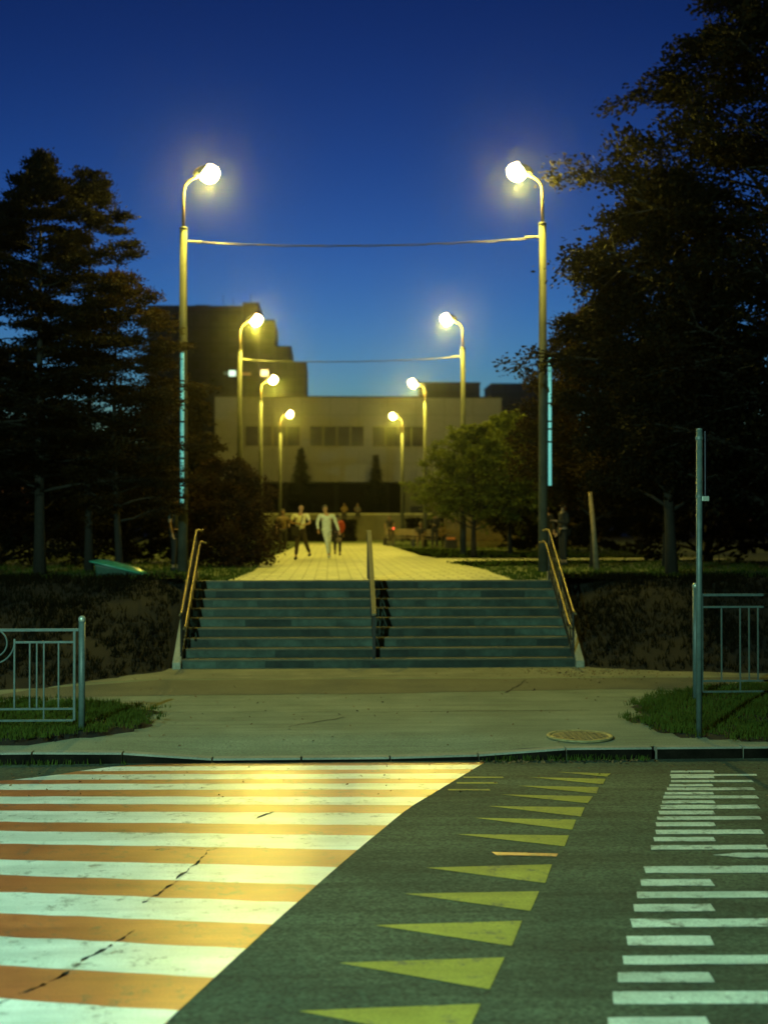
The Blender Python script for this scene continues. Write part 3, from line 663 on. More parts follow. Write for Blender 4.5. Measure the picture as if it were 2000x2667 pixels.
# ------------------------------------------------------------------ trees
def leaf_quads(P, D, r, ln, wd, droop=.3, flat=1.):
    """one leaf quad per point P, pointing roughly along D"""
    n = len(P); A = D + r.normal(0, .55, (n, 3)) * [1, 1, flat]; A[:, 2] -= droop * flat; A /= np.linalg.norm(A, axis=1)[:, None]
    B = np.cross(A, r.normal(0, 1, (n, 3)) * [.35, .35, 1]); B /= np.linalg.norm(B, axis=1)[:, None] + 1e-9
    l = (ln * r.uniform(.6, 1.25, n))[:, None]; w = (wd * r.uniform(.7, 1.2, n))[:, None]
    return np.stack([P, P + A * l * .45 + B * w, P + A * l, P + A * l * .45 - B * w], 1).reshape(-1, 3)
def tree(name, loc, H, env, label, cat, m='leaf_dark', bark='bark', tr=.14, nl=26, sub=9, per=26, ln=.16, wd=.035, seed=1, z0=.2, rise=.25, spray=.35, group=None, xsq=1., trunk_top=.92, flat=.5, nstem=1, lean=(0, 0)):
    rn = random.Random(seed); r = np.random.default_rng(seed)
    t = empty(name, loc, label, cat, group)
    ez, er = zip(*env); R = lambda z: lerp(z, ez, er)
    tk = MB(); sx, sy = rn.uniform(-.2, .2), rn.uniform(-.2, .2)
    def axis(z): u = z / H; return Vector((lean[0] * u + sx * math.sin(u * 3), lean[1] * u + sy * math.sin(u * 2.4), z))
    k = 10
    for si in range(nstem):
        off = Vector((rn.uniform(-.2, .2), rn.uniform(-.2, .2), 0)) if nstem > 1 else Vector((0, 0, 0))
        tk.tube([axis(H * trunk_top * i / k) + off * (1 + i * .4) + (Vector((0, 0, -.2)) if i == 0 else Vector((0, 0, 0))) for i in range(k + 1)],
                [tr * (1.25 if i == 0 else 1) * (1 - .88 * i / k) for i in range(k + 1)], 9)
    PP = []; DD = []
    for i in range(nl):
        u = (i + rn.random()) / nl; ze = H * (z0 + (1 - z0) * u ** .9) ; zs = max(H * z0 * .55, ze - (R(ze) * rise + .2))
        zs = min(zs, H * trunk_top * .97)
        az = i * 2.39996 + rn.uniform(-.5, .5); rad = R(ze) * rn.choice((.62, .8, .92, 1.0, 1.08))
        s = axis(zs); e = axis(ze) + Vector((math.cos(az) * rad * xsq, math.sin(az) * rad, 0))
        mid = s.lerp(e, .55) + Vector((rn.uniform(-.1, .1), rn.uniform(-.1, .1), rad * .06))
        r0 = max(.012, tr * .42 * (1 - zs / H)); 
        pth = [s, s.lerp(mid, .5) + Vector((0, 0, rn.uniform(-.05, .05))), mid, mid.lerp(e, .5) + Vector((rn.uniform(-.06, .06), rn.uniform(-.06, .06), .04)), e]
        tk.tube(pth, [r0, r0 * .8, r0 * .6, r0 * .4, r0 * .15], 5)
        L_ = (e - s).length
        for j in range(sub):
            v = .28 + .72 * (j + rn.random() * .8) / sub
            q = v * 4; a = int(min(q, 3)); p = pth[a].lerp(pth[a + 1], min(1, q - a))
            d = (e - s).normalized() + Vector((rn.gauss(0, .75), rn.gauss(0, .75), rn.gauss(0, .75) * flat)); d.normalize()
            sl = spray * R(ze) * (1.15 - .6 * v) * rn.uniform(.6, 1.2) + .12
            q2 = p + d * sl + Vector((0, 0, -.12 * sl))
            tk.tube([p, p.lerp(q2, .5) + Vector((0, 0, .04 * sl)), q2], [r0 * .28 + .003, r0 * .18 + .002, .002], 3, False)
            n = int(per * rn.uniform(.5, 1.4)); tt = r.uniform(.15, 1.05, n) ** .8
            P = np.array(p)[None] + (np.array(q2) - np.array(p))[None] * tt[:, None]
            sp = .05 + .22 * sl
            P += r.normal(0, 1, (n, 3)) * [sp * .55, sp * .55, sp * .55 * flat]
            PP.append(P); DD.append(np.repeat(np.array(d)[None], n, 0))
    tk.build('trunk', M[bark], t, smooth=True)
    P = np.concatenate(PP); D = np.concatenate(DD); keep = P[:, 2] > .05; P, D = P[keep], D[keep]
    if cat == 'tree' and loc[1] < 35:
        P = np.repeat(P, 3, 0) + r.normal(0, .085, (3 * len(P), 3)) * [1, 1, .35 + flat]; D = np.repeat(D, 3, 0); ln *= .66; wd *= .75
    V = leaf_quads(P, D, r, ln, wd, .3, min(1, .3 + flat))
    np_mesh('crown', V, np.arange(len(V)).reshape(-1, 4), M[m], t)
    return t
GT = 'park trees around the terrace'
# left group
tree('ash_tree', (-7.1, 27.5, TZ), 9.3, [(0, .8), (1.8, 2.2), (3.5, 2.7), (5.5, 2.1), (7.1, 1.3), (8.4, .6), (9.3, .12)], 'tall dark tree on the left with the highest pointed crown', 'tree',
     'leaf_dark', nl=84, sub=10, per=34, ln=.17, wd=.032, seed=11, flat=.10, rise=-.02, group=GT, tr=.13)
tree('ash_tree', (-6.3, 28.9, TZ), 9.4, [(0, .6), (2, 1.4), (4.5, 1.5), (7, 1.15), (8.6, .6), (9.4, .15)], 'slender dark tree forming the second peak, right behind the tallest left tree', 'tree',
     'leaf_dark', nl=56, sub=9, per=30, ln=.17, wd=.032, seed=12, flat=.10, rise=-.02, group=GT, tr=.10)
tree('ash_tree', (-8.3, 28.0, TZ), 8.3, [(0, .8), (2, 2.2), (4.5, 2.3), (6.6, 1.2), (8.3, .15)], 'dark tree at the left edge of the photo, lower than its neighbour', 'tree',
     'leaf_dark', nl=56, sub=9, per=32, ln=.17, wd=.032, seed=13, flat=.10, rise=-.02, group=GT, tr=.13)
tree('rowan_tree', (-5.35, 27.6, TZ), 6.7, [(0, .5), (1.3, 1.3), (3, 1.75), (4.6, 1.75), (5.7, 1.2), (6.7, .25)], 'bronze leafed tree whose branches cross the nearest left lamp post', 'tree',
     'leaf_brown', nl=54, sub=9, per=30, ln=.15, wd=.030, seed=14, flat=.16, rise=.05, group=GT, tr=.09)
tree('rowan_tree', (-5.3, 38, TZ), 5.6, [(0, .6), (1.4, 1.6), (3.5, 1.5), (5, .8), (5.6, .2)], 'dark leafy tree between the nearest left lamp post and the hall wall', 'tree',
     'leaf_brown', nl=40, sub=9, per=30, ln=.16, wd=.04, seed=15, flat=.5, group=GT, tr=.09)
tree('thicket_tree', (-9.5, 33, TZ), 5.5, [(0, 2.2), (2, 3.0), (4, 2.4), (5.5, .4)], 'dense dark tree low behind the trunks at the far left', 'tree', 'leaf_dark', nl=50, sub=8, per=34, ln=.2, wd=.06, seed=16, group=GT, z0=.05)
tree('thicket_tree', (-6.6, 36, TZ), 4.2, [(0, 1.6), (1.6, 2.2), (3.2, 1.7), (4.2, .3)], 'dense dark tree behind the nearest left lamp post, next to the bush', 'tree', 'leaf_dark', nl=44, sub=8, per=34, ln=.2, wd=.06, seed=17, group=GT, z0=.05)
tree('round_bush', (-3.35, 32.6, TZ), 2.75, [(0, 1.15), (.8, 1.42), (1.7, 1.3), (2.4, .8), (2.75, .3)], 'large rounded reddish bush bulging over the left edge of the paving', 'bush', 'leaf_bush', nl=90, sub=10, per=36, ln=.085, wd=.026,
     seed=18, z0=.04, tr=.05, nstem=4, flat=.9, spray=.3)
# right group
tree('maple_tree', (10.2, 27, TZ), 15.5, [(0, 3.4), (2, 4.8), (5, 5.5), (8, 5.2), (9.6, 4.6), (10.9, 3.7), (12.4, 2.2), (14, 1.1), (15.5, .3)], 'huge dark tree filling the right side of the photo up to its top edge', 'tree',
     'leaf_dark', nl=150, sub=12, per=42, ln=.19, wd=.055, seed=31, flat=.45, group=GT, tr=.28, z0=.10)
tree('maple_tree', (6.85, 26.8, TZ), 8.8, [(0, .8), (2, 1.6), (4, 1.9), (6, 1.95), (7.6, 1.6), (8.8, .3)], 'dark broad tree reaching out towards the top of the nearest right lamp post', 'tree',
     'leaf_dark', nl=84, sub=10, per=34, ln=.17, wd=.05, seed=32, flat=.45, group=GT, tr=.13, z0=.22)
tree('linden_tree', (6.1, 31.5, TZ), 6.6, [(0, .7), (1.5, 1.5), (3, 2.0), (5, 1.6), (6.6, .3)], 'bronze leafed tree with a reddish trunk right behind the nearest right lamp post', 'tree',
     'leaf_brown', nl=60, sub=10, per=34, ln=.12, wd=.045, seed=33, flat=.6, group=GT, tr=.085, z0=.26)
tree('linden_tree', (8.0, 31.5, TZ), 6.2, [(0, .7), (1.5, 1.6), (3, 2.1), (5, 1.5), (6.2, .3)], 'dark tree in the shade between the leaning stake and the huge right tree', 'tree',
     'leaf_dark', nl=50, sub=9, per=34, ln=.13, wd=.05, seed=34, flat=.6, group=GT, tr=.09, z0=.28)
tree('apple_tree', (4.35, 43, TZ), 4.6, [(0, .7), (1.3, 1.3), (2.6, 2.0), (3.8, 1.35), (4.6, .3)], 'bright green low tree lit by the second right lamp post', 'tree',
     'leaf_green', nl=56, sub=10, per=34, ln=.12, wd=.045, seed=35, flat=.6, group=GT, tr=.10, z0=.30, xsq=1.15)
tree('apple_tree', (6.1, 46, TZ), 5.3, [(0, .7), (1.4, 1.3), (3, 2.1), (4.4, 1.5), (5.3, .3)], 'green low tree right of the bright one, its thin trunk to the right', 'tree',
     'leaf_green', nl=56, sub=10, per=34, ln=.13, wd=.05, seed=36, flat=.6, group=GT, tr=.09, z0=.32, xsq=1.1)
tree('thicket_tree', (10.5, 36, TZ), 7, [(0, 2.4), (3, 3.4), (5.5, 2.6), (7, .4)], 'dense dark tree low behind the trunks at the far right', 'tree', 'leaf_dark', nl=56, sub=8, per=36, ln=.22, wd=.07, seed=37, group=GT, z0=.05)
tree('thicket_tree', (8.8, 52, TZ), 4.0, [(0, 2.4), (1.6, 3.0), (3, 2.2), (4, .4)], 'low dark tree far behind the two standing friends on the right', 'tree', 'leaf_dark', nl=44, sub=8, per=36, ln=.24, wd=.08, seed=38, group=GT, z0=.05)
# leaning pale stake
t = empty('leaning_stake', (5.75, 29.6, TZ), 'pale bare wooden stake leaning left on the right lawn', 'stake')
MB().tube([(.05, 0, -.2), (-.03, 0, .9), (-.13, 0, 1.9)], [.085, .06, .045], 9).build('pole', M['bark_pale'], t, smooth=True)
# spruces in front of the hall
def spruce(loc, H, Rr, label, seed):
    t = empty('spruce_tree', loc, label, 'spruce', 'spruces before the hall'); r = np.random.default_rng(seed); rn = random.Random(seed)
    MB().tube([(0, 0, -.1), (0, 0, H * .97)], [.12, .015], 8).build('trunk', M['bark'], t)
    PP = []; DD = []; tk = MB()
    for i in range(150):
        u = i / 150; z = H * (.05 + .93 * u); a = i * 2.4; R = Rr * (1 - u) ** 1.1 * (.62 + .6 * ((1 - u) * 9 % 1)) * rn.uniform(.7, 1.15) + .05
        e = np.array([math.cos(a) * R, math.sin(a) * R, z - R * .28]); s = np.array([0, 0, z]); n = int(26 + 80 * (1 - u))
        tt = r.uniform(.1, 1, n)[:, None]; P = s + (e - s) * tt; P += r.normal(0, .04 + .06 * R, (n, 3)) * [1, 1, .5]
        PP.append(P); DD.append(np.repeat(((e - s) / R)[None], n, 0))
    V = leaf_quads(np.concatenate(PP), np.concatenate(DD), r, .28, .04)
    np_mesh('crown', V, np.arange(len(V)).reshape(-1, 4), M['needle'], t)
spruce((-3.0, 98, TZ), 7.4, 2.3, 'dark spruce left of the path in front of the hall', 5)
spruce((3.0, 98.5, TZ), 6.9, 1.7, 'narrower dark spruce right of the path in front of the hall', 6)

# ------------------------------------------------------------------ hedge, low walls
def hedge(x0, x1, y0, y1, h, label, seed, m='leaf_dark'):
    t = empty('hedge', ((x0 + x1) / 2, y0, TZ), label, 'hedge'); r = np.random.default_rng(seed); w = (x1 - x0) / 2
    MB().box(-w + .15, w - .15, .12, y1 - y0 - .12, 0, h - .15).build('branches', M['bark'], t)
    n = int(5200 * w / 3)
    P = np.c_[r.uniform(-w, w, n), np.where(r.random(n) < .65, r.normal(.05, .06, n), r.uniform(0, y1 - y0, n)), r.uniform(0, h, n)]
    top = r.random(n) < .25; P[top, 2] = h + r.normal(0, .05, top.sum()); D = r.normal(0, 1, (n, 3))
    V = leaf_quads(P, D / np.linalg.norm(D, axis=1)[:, None], r, .16, .06)
    np_mesh('foliage', V, np.arange(len(V)).reshape(-1, 4), M[m], t)
hedge(-4.4, 1.1, 82, 83.2, 1.35, 'dark clipped hedge across the end of the path behind the walkers', 41)
hedge(4.6, 7.6, 86, 87.2, 1.5, 'dark hedge at the end of the path behind the right lamp posts', 42)
t = empty('low_wall', (0, 88.5, TZ), 'long pale low wall in front of the dark ground floor of the hall', 'wall')
MB().box(-13, 13, 0, .35, -.1, 1.85).build('wall_body', two_scale('rendered_wall', (.07, .066, .045), (.11, .10, .065), 1, .2, 20), t)
MB().box(-13.05, 13.05, -.05, .4, 1.853, 1.95).build('coping', M['cheek'], t)
t = empty('slat_fence', (4.9, 60, TZ), 'brown vertical slat fence on the right behind the green trees', 'fence')
s_ = MB()
for i in range(60): s_.box(i * .13, i * .13 + .095, 0, .03, 0, 1.45 + .03 * math.sin(i * 2.3))
s_.build('slats', mat('fence_wood', (.16, .11, .05), .8, .35, 3), t)
MB().box(-.05, 7.8, .032, .08, .3, .4).build('rail', M['bark'], t); MB().box(-.05, 7.8, .032, .08, 1.1, 1.2).build('rail', M['bark'], t)

# far wood closing the view beyond the park
r = np.random.default_rng(77); P = []
for x0, x1 in ((-75, -13.5), (19, 80)):
    n = 16000; x = r.uniform(x0, x1, n); hmax = 9 + 2.2 * np.sin(x * .35) + 1.3 * np.sin(x * .9 + 1)
    P.append(np.c_[x, 118 + r.normal(0, 1.6, n), TZ + hmax * r.random(n) ** .8])
P = np.concatenate(P); D = r.normal(0, 1, P.shape); D /= np.linalg.norm(D, axis=1)[:, None]
V = leaf_quads(P, D, r, 1.3, .38)
tag(np_mesh('far_wood', V, np.arange(len(V)).reshape(-1, 4), M['needle']), 'dark far-off wood closing the view on both sides of the hall', 'wood', kind='stuff')

# ------------------------------------------------------------------ civic hall
hall = empty('civic_hall', (1.9, 110, TZ), 'long pale flat-roofed hall with window strips closing the end of the path', 'building')
wall_m = bricks('hall_panels', (.40, .39, .46), (.45, .44, .51), (.30, .29, .33), 2.56, 2.2, .03, ('X', 'Z'), .8, 0, .3, .12)
W2 = 12.85; zt, zb1 = 14.0 - TZ, 6.44 - TZ; wz0, wz1 = 9.6 - TZ, 11.46 - TZ
groups = [(-10.16, -5.24), (-4.42, .46), (1.22, 5.88)]
wl = MB(); wl.box(-W2, W2, .25, 16, zb1, zt - .3)
wl.build('core_wall', wall_m, hall)
fr = MB(); xsw = [-W2] + [v for g_ in groups for v in g_] + [W2]
fr.box(-W2, W2, 0, .248, zb1, wz0); fr.box(-W2, W2, 0, .248, wz1, zt)
for i in range(0, len(xsw), 2): fr.box(xsw[i], xsw[i + 1], 0, .248, wz0, wz1)
fr.build('facade', wall_m, hall)
MB().box(-W2 - .08, W2 + .08, -.08, 16, zt + .002, zt + .14).build('roof_edge', mat('roof_edge', (.10, .09, .08), .7), hall)
glass = mat('dusk_glass', (.045, .04, .085), .12, .3, 1.2, spec=.2); frm = mat('window_frame', (.34, .32, .26), .7)
for g0, g1 in groups:
    w_ = MB(); n = 4
    for i in range(n + 1):
        x = g0 + (g1 - g0) * i / n; w_.box(max(g0, x - .06), min(g1, x + .06), .06, .2, wz0 + .06, wz1 - .06)
    w_.box(g0, g1, .06, .2, wz0, wz0 + .06); w_.box(g0, g1, .06, .2, wz1 - .06, wz1)
    w_ = w_.build('window', frm, hall)
    for i in range(n):
        a = g0 + (g1 - g0) * i / n + .062; b = g0 + (g1 - g0) * (i + 1) / n - .062
        MB().box(a, b, .12, .16, wz0 + .062, wz1 - .062).build('pane', glass, w_)
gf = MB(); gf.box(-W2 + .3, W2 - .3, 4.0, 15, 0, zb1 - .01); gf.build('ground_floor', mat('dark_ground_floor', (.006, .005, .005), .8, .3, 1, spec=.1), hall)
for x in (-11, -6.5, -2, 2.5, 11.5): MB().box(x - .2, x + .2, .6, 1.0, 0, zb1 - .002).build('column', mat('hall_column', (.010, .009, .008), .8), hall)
gd = MB(); gd.box(4.2, 7.2, 1.2, 1.6, 0, zb1 - .002); gd.build('entrance_pier', two_scale('pier', (.22, .21, .11), (.30, .28, .15), 1, .2, 10), hall)
MB().box(5.0, 6.0, 1.1, 1.195, 3.3, 4.0).build('emblem', M['iron'], hall); MB().box(4.7, 6.5, 1.1, 1.195, 2.2, 2.8).build('emblem', M['iron'], hall)

# ------------------------------------------------------------------ tower block and low blocks
tower = empty('apartment_tower', (-16, 220, TZ), 'tall stepped apartment tower rising behind the left side of the hall', 'building')
tm = bricks('tower_panels', (.045, .045, .080), (.060, .058, .095), (.025, .025, .05), 3.0, 2.8, .12, ('X', 'Z'), .85, 0, .3, .2)
secs = [(-17, -.3, 41.8), (-.28, 2.6, 42.5), (2.62, 5.4, 39.5), (5.42, 8.35, 34.84), (8.37, 11.1, 31.97)]
for i, (a, b, z) in enumerate(secs): MB().box(a, b, i * .35, 16, 0, z - TZ).build('wing', tm, tower)
MB().box(-9, -6.5, 2, 6, 41.8 - TZ + .002, 42.3 - TZ).build('lift_house', tm, tower)
for x, h in ((-4, 2.2), (-2.2, 1.6), (1, 2.4)): MB().tube([(x, 3, 40.2), (x, 3, 40.6 + h)], .05, 5).build('aerial', M['iron'], tower)
win_m = mat('tower_glass', (.02, .02, .03), .3)
w_ = MB(); rr = random.Random(3); fr2 = MB()
tw = []
for i, (a, b, z) in enumerate(secs):
    nc = max(1, int((b - a) / 3)); st_ = (b - a) / nc
    for f_ in range(5, int((z - TZ) / 2.8)):
        for c in range(nc): tw.append((a + st_ * (c + .5), i * .35, f_ * 2.8 + 1.0))
tw = [q for q in tw if q[2] > 20][:96]
for x, y, z in tw: MB().box(x - .7, x + .7, y - .04, y + .02, z, z + 1.3).build('window', win_m, tower)
lit_w = mat('lit_window_white', (.8, .9, .7), emit=(.75, 1, .72), estr=1.6); lit_y = mat('lit_window_warm', (.9, .8, .5), emit=(1, .72, .30), estr=2.5); lit_o = mat('lit_window_dim', (.6, .4, .2), emit=(.6, .3, .10), estr=.35)
def lit(x, z, w_, h, m, label): tag(MB().box(x - w_ / 2 + 16, x + w_ / 2 + 16, -.12, -.045, z - h / 2 - TZ, z + h / 2 - TZ).build('window', m, tower), label)
lit(-18.1, 29.7, 1.2, 1.0, lit_w, 'lit white window'); lit(-19.2, 29.7, .9, .5, mat('lit_window_curtain', (.4, .5, .4), emit=(.4, .6, .45), estr=.12), 'half lit window behind a curtain')
lit(-15.6, 29.6, 1.6, .4, lit_o, 'dim orange window'); 
lit(-12.35, 29.8, 1.3, 1.1, lit_y, 'bright warm window')
for nm, x0, x1, y, z, steps, lab in (('office_block', 21.9, 36.1, 300, 37.2, [], 'low dark block on the skyline above the right half of the hall roof'),
                             ('office_block', 38.95, 60, 300, 37.0, [(36.1, 38.9, 31)], 'low dark block on the skyline right of the gap, beside the trees')):
    t = empty(nm, (x0, y, TZ), lab, 'building', 'dark blocks on the skyline')
    MB().box(0, x1 - x0, 0, 14, 0, z - TZ).build('wall', bricks('block_panels', (.05, .045, .085), (.06, .052, .09), (.03, .028, .05), 3.4, 3, .15, ('X', 'Z'), .8, 0, .3, .2), t)
    MB().box(-.15, x1 - x0 + .15, -.15, 14.1, z - TZ + .002, z - TZ + .5).build('parapet', M['iron'], t)
    for f_ in (-6, -3): MB().box(.8, x1 - x0 - .8, -.06, .02, z - TZ + f_, z - TZ + f_ + 1.2).build('window_band', win_m, t)

# ------------------------------------------------------------------ people
def bake(o):
    dg = bpy.context.evaluated_depsgraph_get(); ev = o.evaluated_get(dg)
    me = bpy.data.meshes.new_from_object(ev); o.modifiers.clear(); o.data = me
    me.polygons.foreach_set('use_smooth', [True] * len(me.polygons))
def skin(name, nodes, edges, m, parent, roots=(0,)):
    """nodes: list of (co, rx, ry)"""
    me = bpy.data.meshes.new(name); me.from_pydata([n[0] for n in nodes], edges, []); me.materials.append(m)
    o = bpy.data.objects.new(name, me); col.objects.link(o); o.parent = parent
    sk = o.modifiers.new('s', 'SKIN'); sk.use_smooth_shade = True
    if not me.skin_vertices: raise RuntimeError('no skin layer')
    for i, n in enumerate(nodes): me.skin_vertices[0].data[i].radius = (n[1], n[2]); me.skin_vertices[0].data[i].use_root = i in roots
    o.modifiers.new('d', 'SUBSURF').levels = 1; o.modifiers['d'].render_levels = 1
    bake(o); return o
def flesh(name, c): return mat(name, c, .6, .1, 20)
SKIN = flesh('skin', (.42, .24, .13)); SKIN2 = flesh('dimmed_skin', (.16, .09, .05)); HAIR = flesh('dark_hair', (.03, .022, .015))  # SKIN2: darker copy of the skin, dim light put into the background figures' colour
def person(loc, rz, label, J, shirt, trousers, shoe, hair=HAIR, sc_=1., sleeves='short', skinm=SKIN, hairlen=0, coat=0):
    """J: joint positions (x right of the person in view, y depth, z up), standing height 1.75"""
    D = dict(pel=(0, 0, .95), che=(0, 0, 1.28), nec=(0, 0, 1.48), hea=(0, 0, 1.62),
             ls=(-.19, 0, 1.42), le=(-.24, .02, 1.14), lw=(-.24, -.06, .90), rs=(.19, 0, 1.42), re=(.24, .02, 1.14), rw=(.24, -.06, .90),
             lh=(-.09, 0, .92), lk=(-.10, -.02, .50), la=(-.10, .02, .09), rh=(.09, 0, .92), rk=(.10, -.02, .50), ra=(.10, .02, .09), toe=(0, -.16, 0), hips=1)
    D.update(J); t = empty('person', loc, label, 'person', None, rz)
    P = {k: Vector(v) * sc_ for k, v in D.items() if k != 'hips'}
    h = P['hea']; nk = P['nec']
    nd = []; ed = []
    def add(c, a, b=None, frm=None):
        nd.append((tuple(c), a * sc_, (b or a) * sc_)); i = len(nd) - 1
        if frm is not None: ed.append((frm, i))
        return i
    p0 = add(P['pel'], .13, .10); c0 = add(P['che'], .145, .10, p0); n0 = add(nk - Vector((0, 0, .03)), .055, .055, c0)
    h0 = add(h + Vector((0, -.01, -.085)) * sc_, .052, .06, n0); h1 = add(h + Vector((0, 0, 0)) * sc_, .076, .095, h0); h2 = add(h + Vector((0, .01, .085)) * sc_, .058, .07, h1)
    add(h + Vector((0, -.108, -.01)) * sc_, .014, .018, h1)
    for s in (-1, 1): add(h + Vector((s * .085, .01, -.005)) * sc_, .012, .02, h1)
    for s, S in ((-1, 'l'), (1, 'r')):
        a = add(P[S + 's'], .055, .055, c0); b = add(P[S + 'e'], .042, .042, a); c = add(P[S + 'w'], .028, .028, b)
        dr = (P[S + 'w'] - P[S + 'e']).normalized(); pal = P[S + 'w'] + dr * .07 * sc_; d = add(pal, .034, .02, c)
        sd = dr.cross(Vector((0, 1, 0)) if abs(dr.y) < .8 else Vector((0, 0, 1))).normalized(); bn = dr.cross(sd)
        for k, fl in enumerate((.07, .08, .075, .06)):
            q = pal + sd * (-.027 + .018 * k) * sc_ + dr * .025 * sc_; f1 = add(q, .009, .009, d); f2 = add(q + (dr * fl * .5 + bn * .008) * sc_, .008, .008, f1); add(q + (dr * fl * .85 + bn * .028) * sc_, .006, .006, f2)
        f1 = add(pal - sd * .042 * sc_ - dr * .02 * sc_, .010, .010, d); add(pal - sd * .058 * sc_ + dr * .03 * sc_, .008, .008, f1)
        a = add(P[S + 'h'], .085, .085, p0); b = add(P[S + 'k'], .055, .055, a); c = add(P[S + 'a'], .036, .036, b)
        ft = P[S + 'a'] + Vector((0, .02, -.045)) * sc_; d = add(ft, .036, .036, c); add(P[S + 'a'] + (Vector(D['toe']) + Vector((s * .02, 0, -.06))) * sc_, .034, .024, d)
    skin('body', nd, ed, skinm, t)
    # shirt
    nd, ed = [], []
    p = add(P['pel'] + Vector((0, 0, -.02 - coat)) * sc_, .165 + coat * .1, .125); q = add(P['pel'].lerp(P['che'], .5), .155, .12, p); c = add(P['che'], .175, .125, q); add(nk - Vector((0, 0, .045)), .085, .075, c)
    for S in 'lr':
        a = add(P[S + 's'], .075, .072, c)
        if sleeves == 'short': add(P[S + 's'].lerp(P[S + 'e'], .75), .062, .06, a)
        else: b = add(P[S + 'e'], .058, .056, a); add(P[S + 'e'].lerp(P[S + 'w'], .93), .042, .04, b)
    skin('shirt', nd, ed, shirt, t)
    nd, ed = [], []
    p = add(P['pel'] + Vector((0, 0, .02)) * sc_, .155, .115)
    for S in 'lr':
        a = add(P[S + 'h'] - Vector((0, 0, .02)), .10, .10, p); m1 = add(P[S + 'h'].lerp(P[S + 'k'], .5), .088, .09, a); b = add(P[S + 'k'], .070, .072, m1); add(P[S + 'k'].lerp(P[S + 'a'], .92), .058, .058, b)
    skin('trousers', nd, ed, trousers, t)
    for S, s in (('l', -1), ('r', 1)):
        mb = MB(); a = P[S + 'a']; d = Vector(D['toe']) + Vector((0, 0, -.06)); mb.tube([a + Vector((0, .05, -.05)) * sc_, a + (d * .45 + Vector((0, 0, -.02))) * sc_, a + d * sc_, a + d * 1.25 * sc_], [.045 * sc_, .05 * sc_, .043 * sc_, .02 * sc_], 10).build('shoe', shoe, t, smooth=True)
    if hair:
        mb = MB(); mb.ball(tuple(h + Vector((0, .028, .045)) * sc_), .088 * sc_, .098 * sc_, .085 * sc_)
        if hairlen: mb.ball(tuple(h + Vector((0, .055, -.07)) * sc_), .078 * sc_, .05 * sc_, .13 * sc_)
        mb.build('hair', hair, t, smooth=True)
    return t
cl = lambda n, c: mat(n, c, .85, .2, 14, .3, 60)
C_WHITE = cl('cream_cotton', (.82, .80, .62)); C_MINT = cl('pale_grey_cotton', (.60, .64, .55)); C_DARK = cl('dark_cloth', (.018, .016, .014)); C_BROWN = cl('dark_brown_cloth', (.05, .035, .022))
C_TAN = cl('tan_cloth', (.15, .10, .045)); C_RED = cl('red_cloth', (.35, .04, .02)); C_SHOE = cl('dark_shoe', (.03, .028, .025)); C_SHOEW = cl('pale_shoe', (.5, .5, .42)); C_GREY = cl('grey_cloth', (.06, .06, .055))
BALD = None
man1 = person((-1.62, 38.9, TZ + .008), R_(-6), 'bald person in a cream shirt and dark trousers striding with hands raised', dict(
    ls=(-.22, 0, 1.42), rs=(.22, 0, 1.42), lw=(-.04, -.25, 1.13), le=(-.30, -.04, 1.16), rw=(.18, -.26, 1.10), re=(.31, -.02, 1.15), lh=(-.08, 0, .92), lk=(-.09, -.10, .51), la=(-.13, -.12, .10),
    rh=(.08, 0, .92), rk=(.16, .10, .52), ra=(.26, .30, .19), hea=(.02, -.02, 1.63)), C_WHITE, C_BROWN, C_SHOE, hair=BALD, coat=.10)
t = empty('shoulder_bag', (-1.78, 38.72, TZ + .75), 'small black bag hanging at the waist of the person in the cream shirt', 'bag')
MB().box(-.13, .13, -.05, .05, 0, .30).build('pouch', C_DARK, t, bevel=.03)
MB().tube([(.12, 0, .3), (.2, .0, .5), (.24, .05, .66)], .012, 6).build('strap', C_DARK, t)
person((-.80, 39.7, TZ + .008), R_(4), 'person in a pale grey tracksuit walking beside the one in cream, one arm swinging out', dict(
    ls=(-.22, 0, 1.41), rs=(.22, 0, 1.41), lw=(-.27, -.12, .93), le=(-.30, .0, 1.15), rw=(.40, -.10, .88), re=(.33, .06, 1.12), lh=(-.07, 0, .92), lk=(.0, -.20, .56), la=(.06, -.04, .12),
    rh=(.07, 0, .92), rk=(.08, .06, .50), ra=(.12, .24, .14), hea=(-.05, -.03, 1.61)), C_MINT, C_MINT, C_SHOEW, sleeves='long', coat=.12)
t = empty('tote_bag', (-.40, 39.5, TZ + .62), 'small tan bag in the swinging hand of the person in the tracksuit', 'bag')
MB().ball((0, 0, .0), .10, .06, .09).build('sack', C_TAN, t, smooth=True)
MB().tube([(-.03, 0, .07), (-.05, 0, .14), (-.06, .0, .2)], .008, 5).build('handle', C_TAN, t)
person((-.42, 43.8, TZ + .008), R_(180), 'person in dark clothes with a red rucksack walking away behind the tracksuit', dict(lk=(-.10, -.12, .52), la=(-.10, -.05, .10), ra=(.10, .2, .16)), C_BROWN, C_DARK, C_SHOE, sc_=.86, sleeves='long', skinm=SKIN2)
t = empty('rucksack', (-.30, 43.55, TZ + .84), 'round red rucksack on the back of the person walking away', 'rucksack')
MB().ball((0, 0, .20), .15, .11, .23).build('sack', C_RED, t, smooth=True)
MB().box(-.10, .10, -.15, -.11, .08, .22).build('pocket', C_RED, t, bevel=.02)
person((-2.50, 47.5, TZ + .008), R_(8), 'person with bare arms in dark shorts walking beside the bush', dict(lk=(-.10, -.14, .52), la=(-.12, -.16, .10), rk=(.10, .05, .52), ra=(.12, .28, .16),
    rw=(.22, -.2, 1.08)), C_TAN, C_DARK, C_SHOEW, sc_=.98, hairlen=1, skinm=SKIN2)
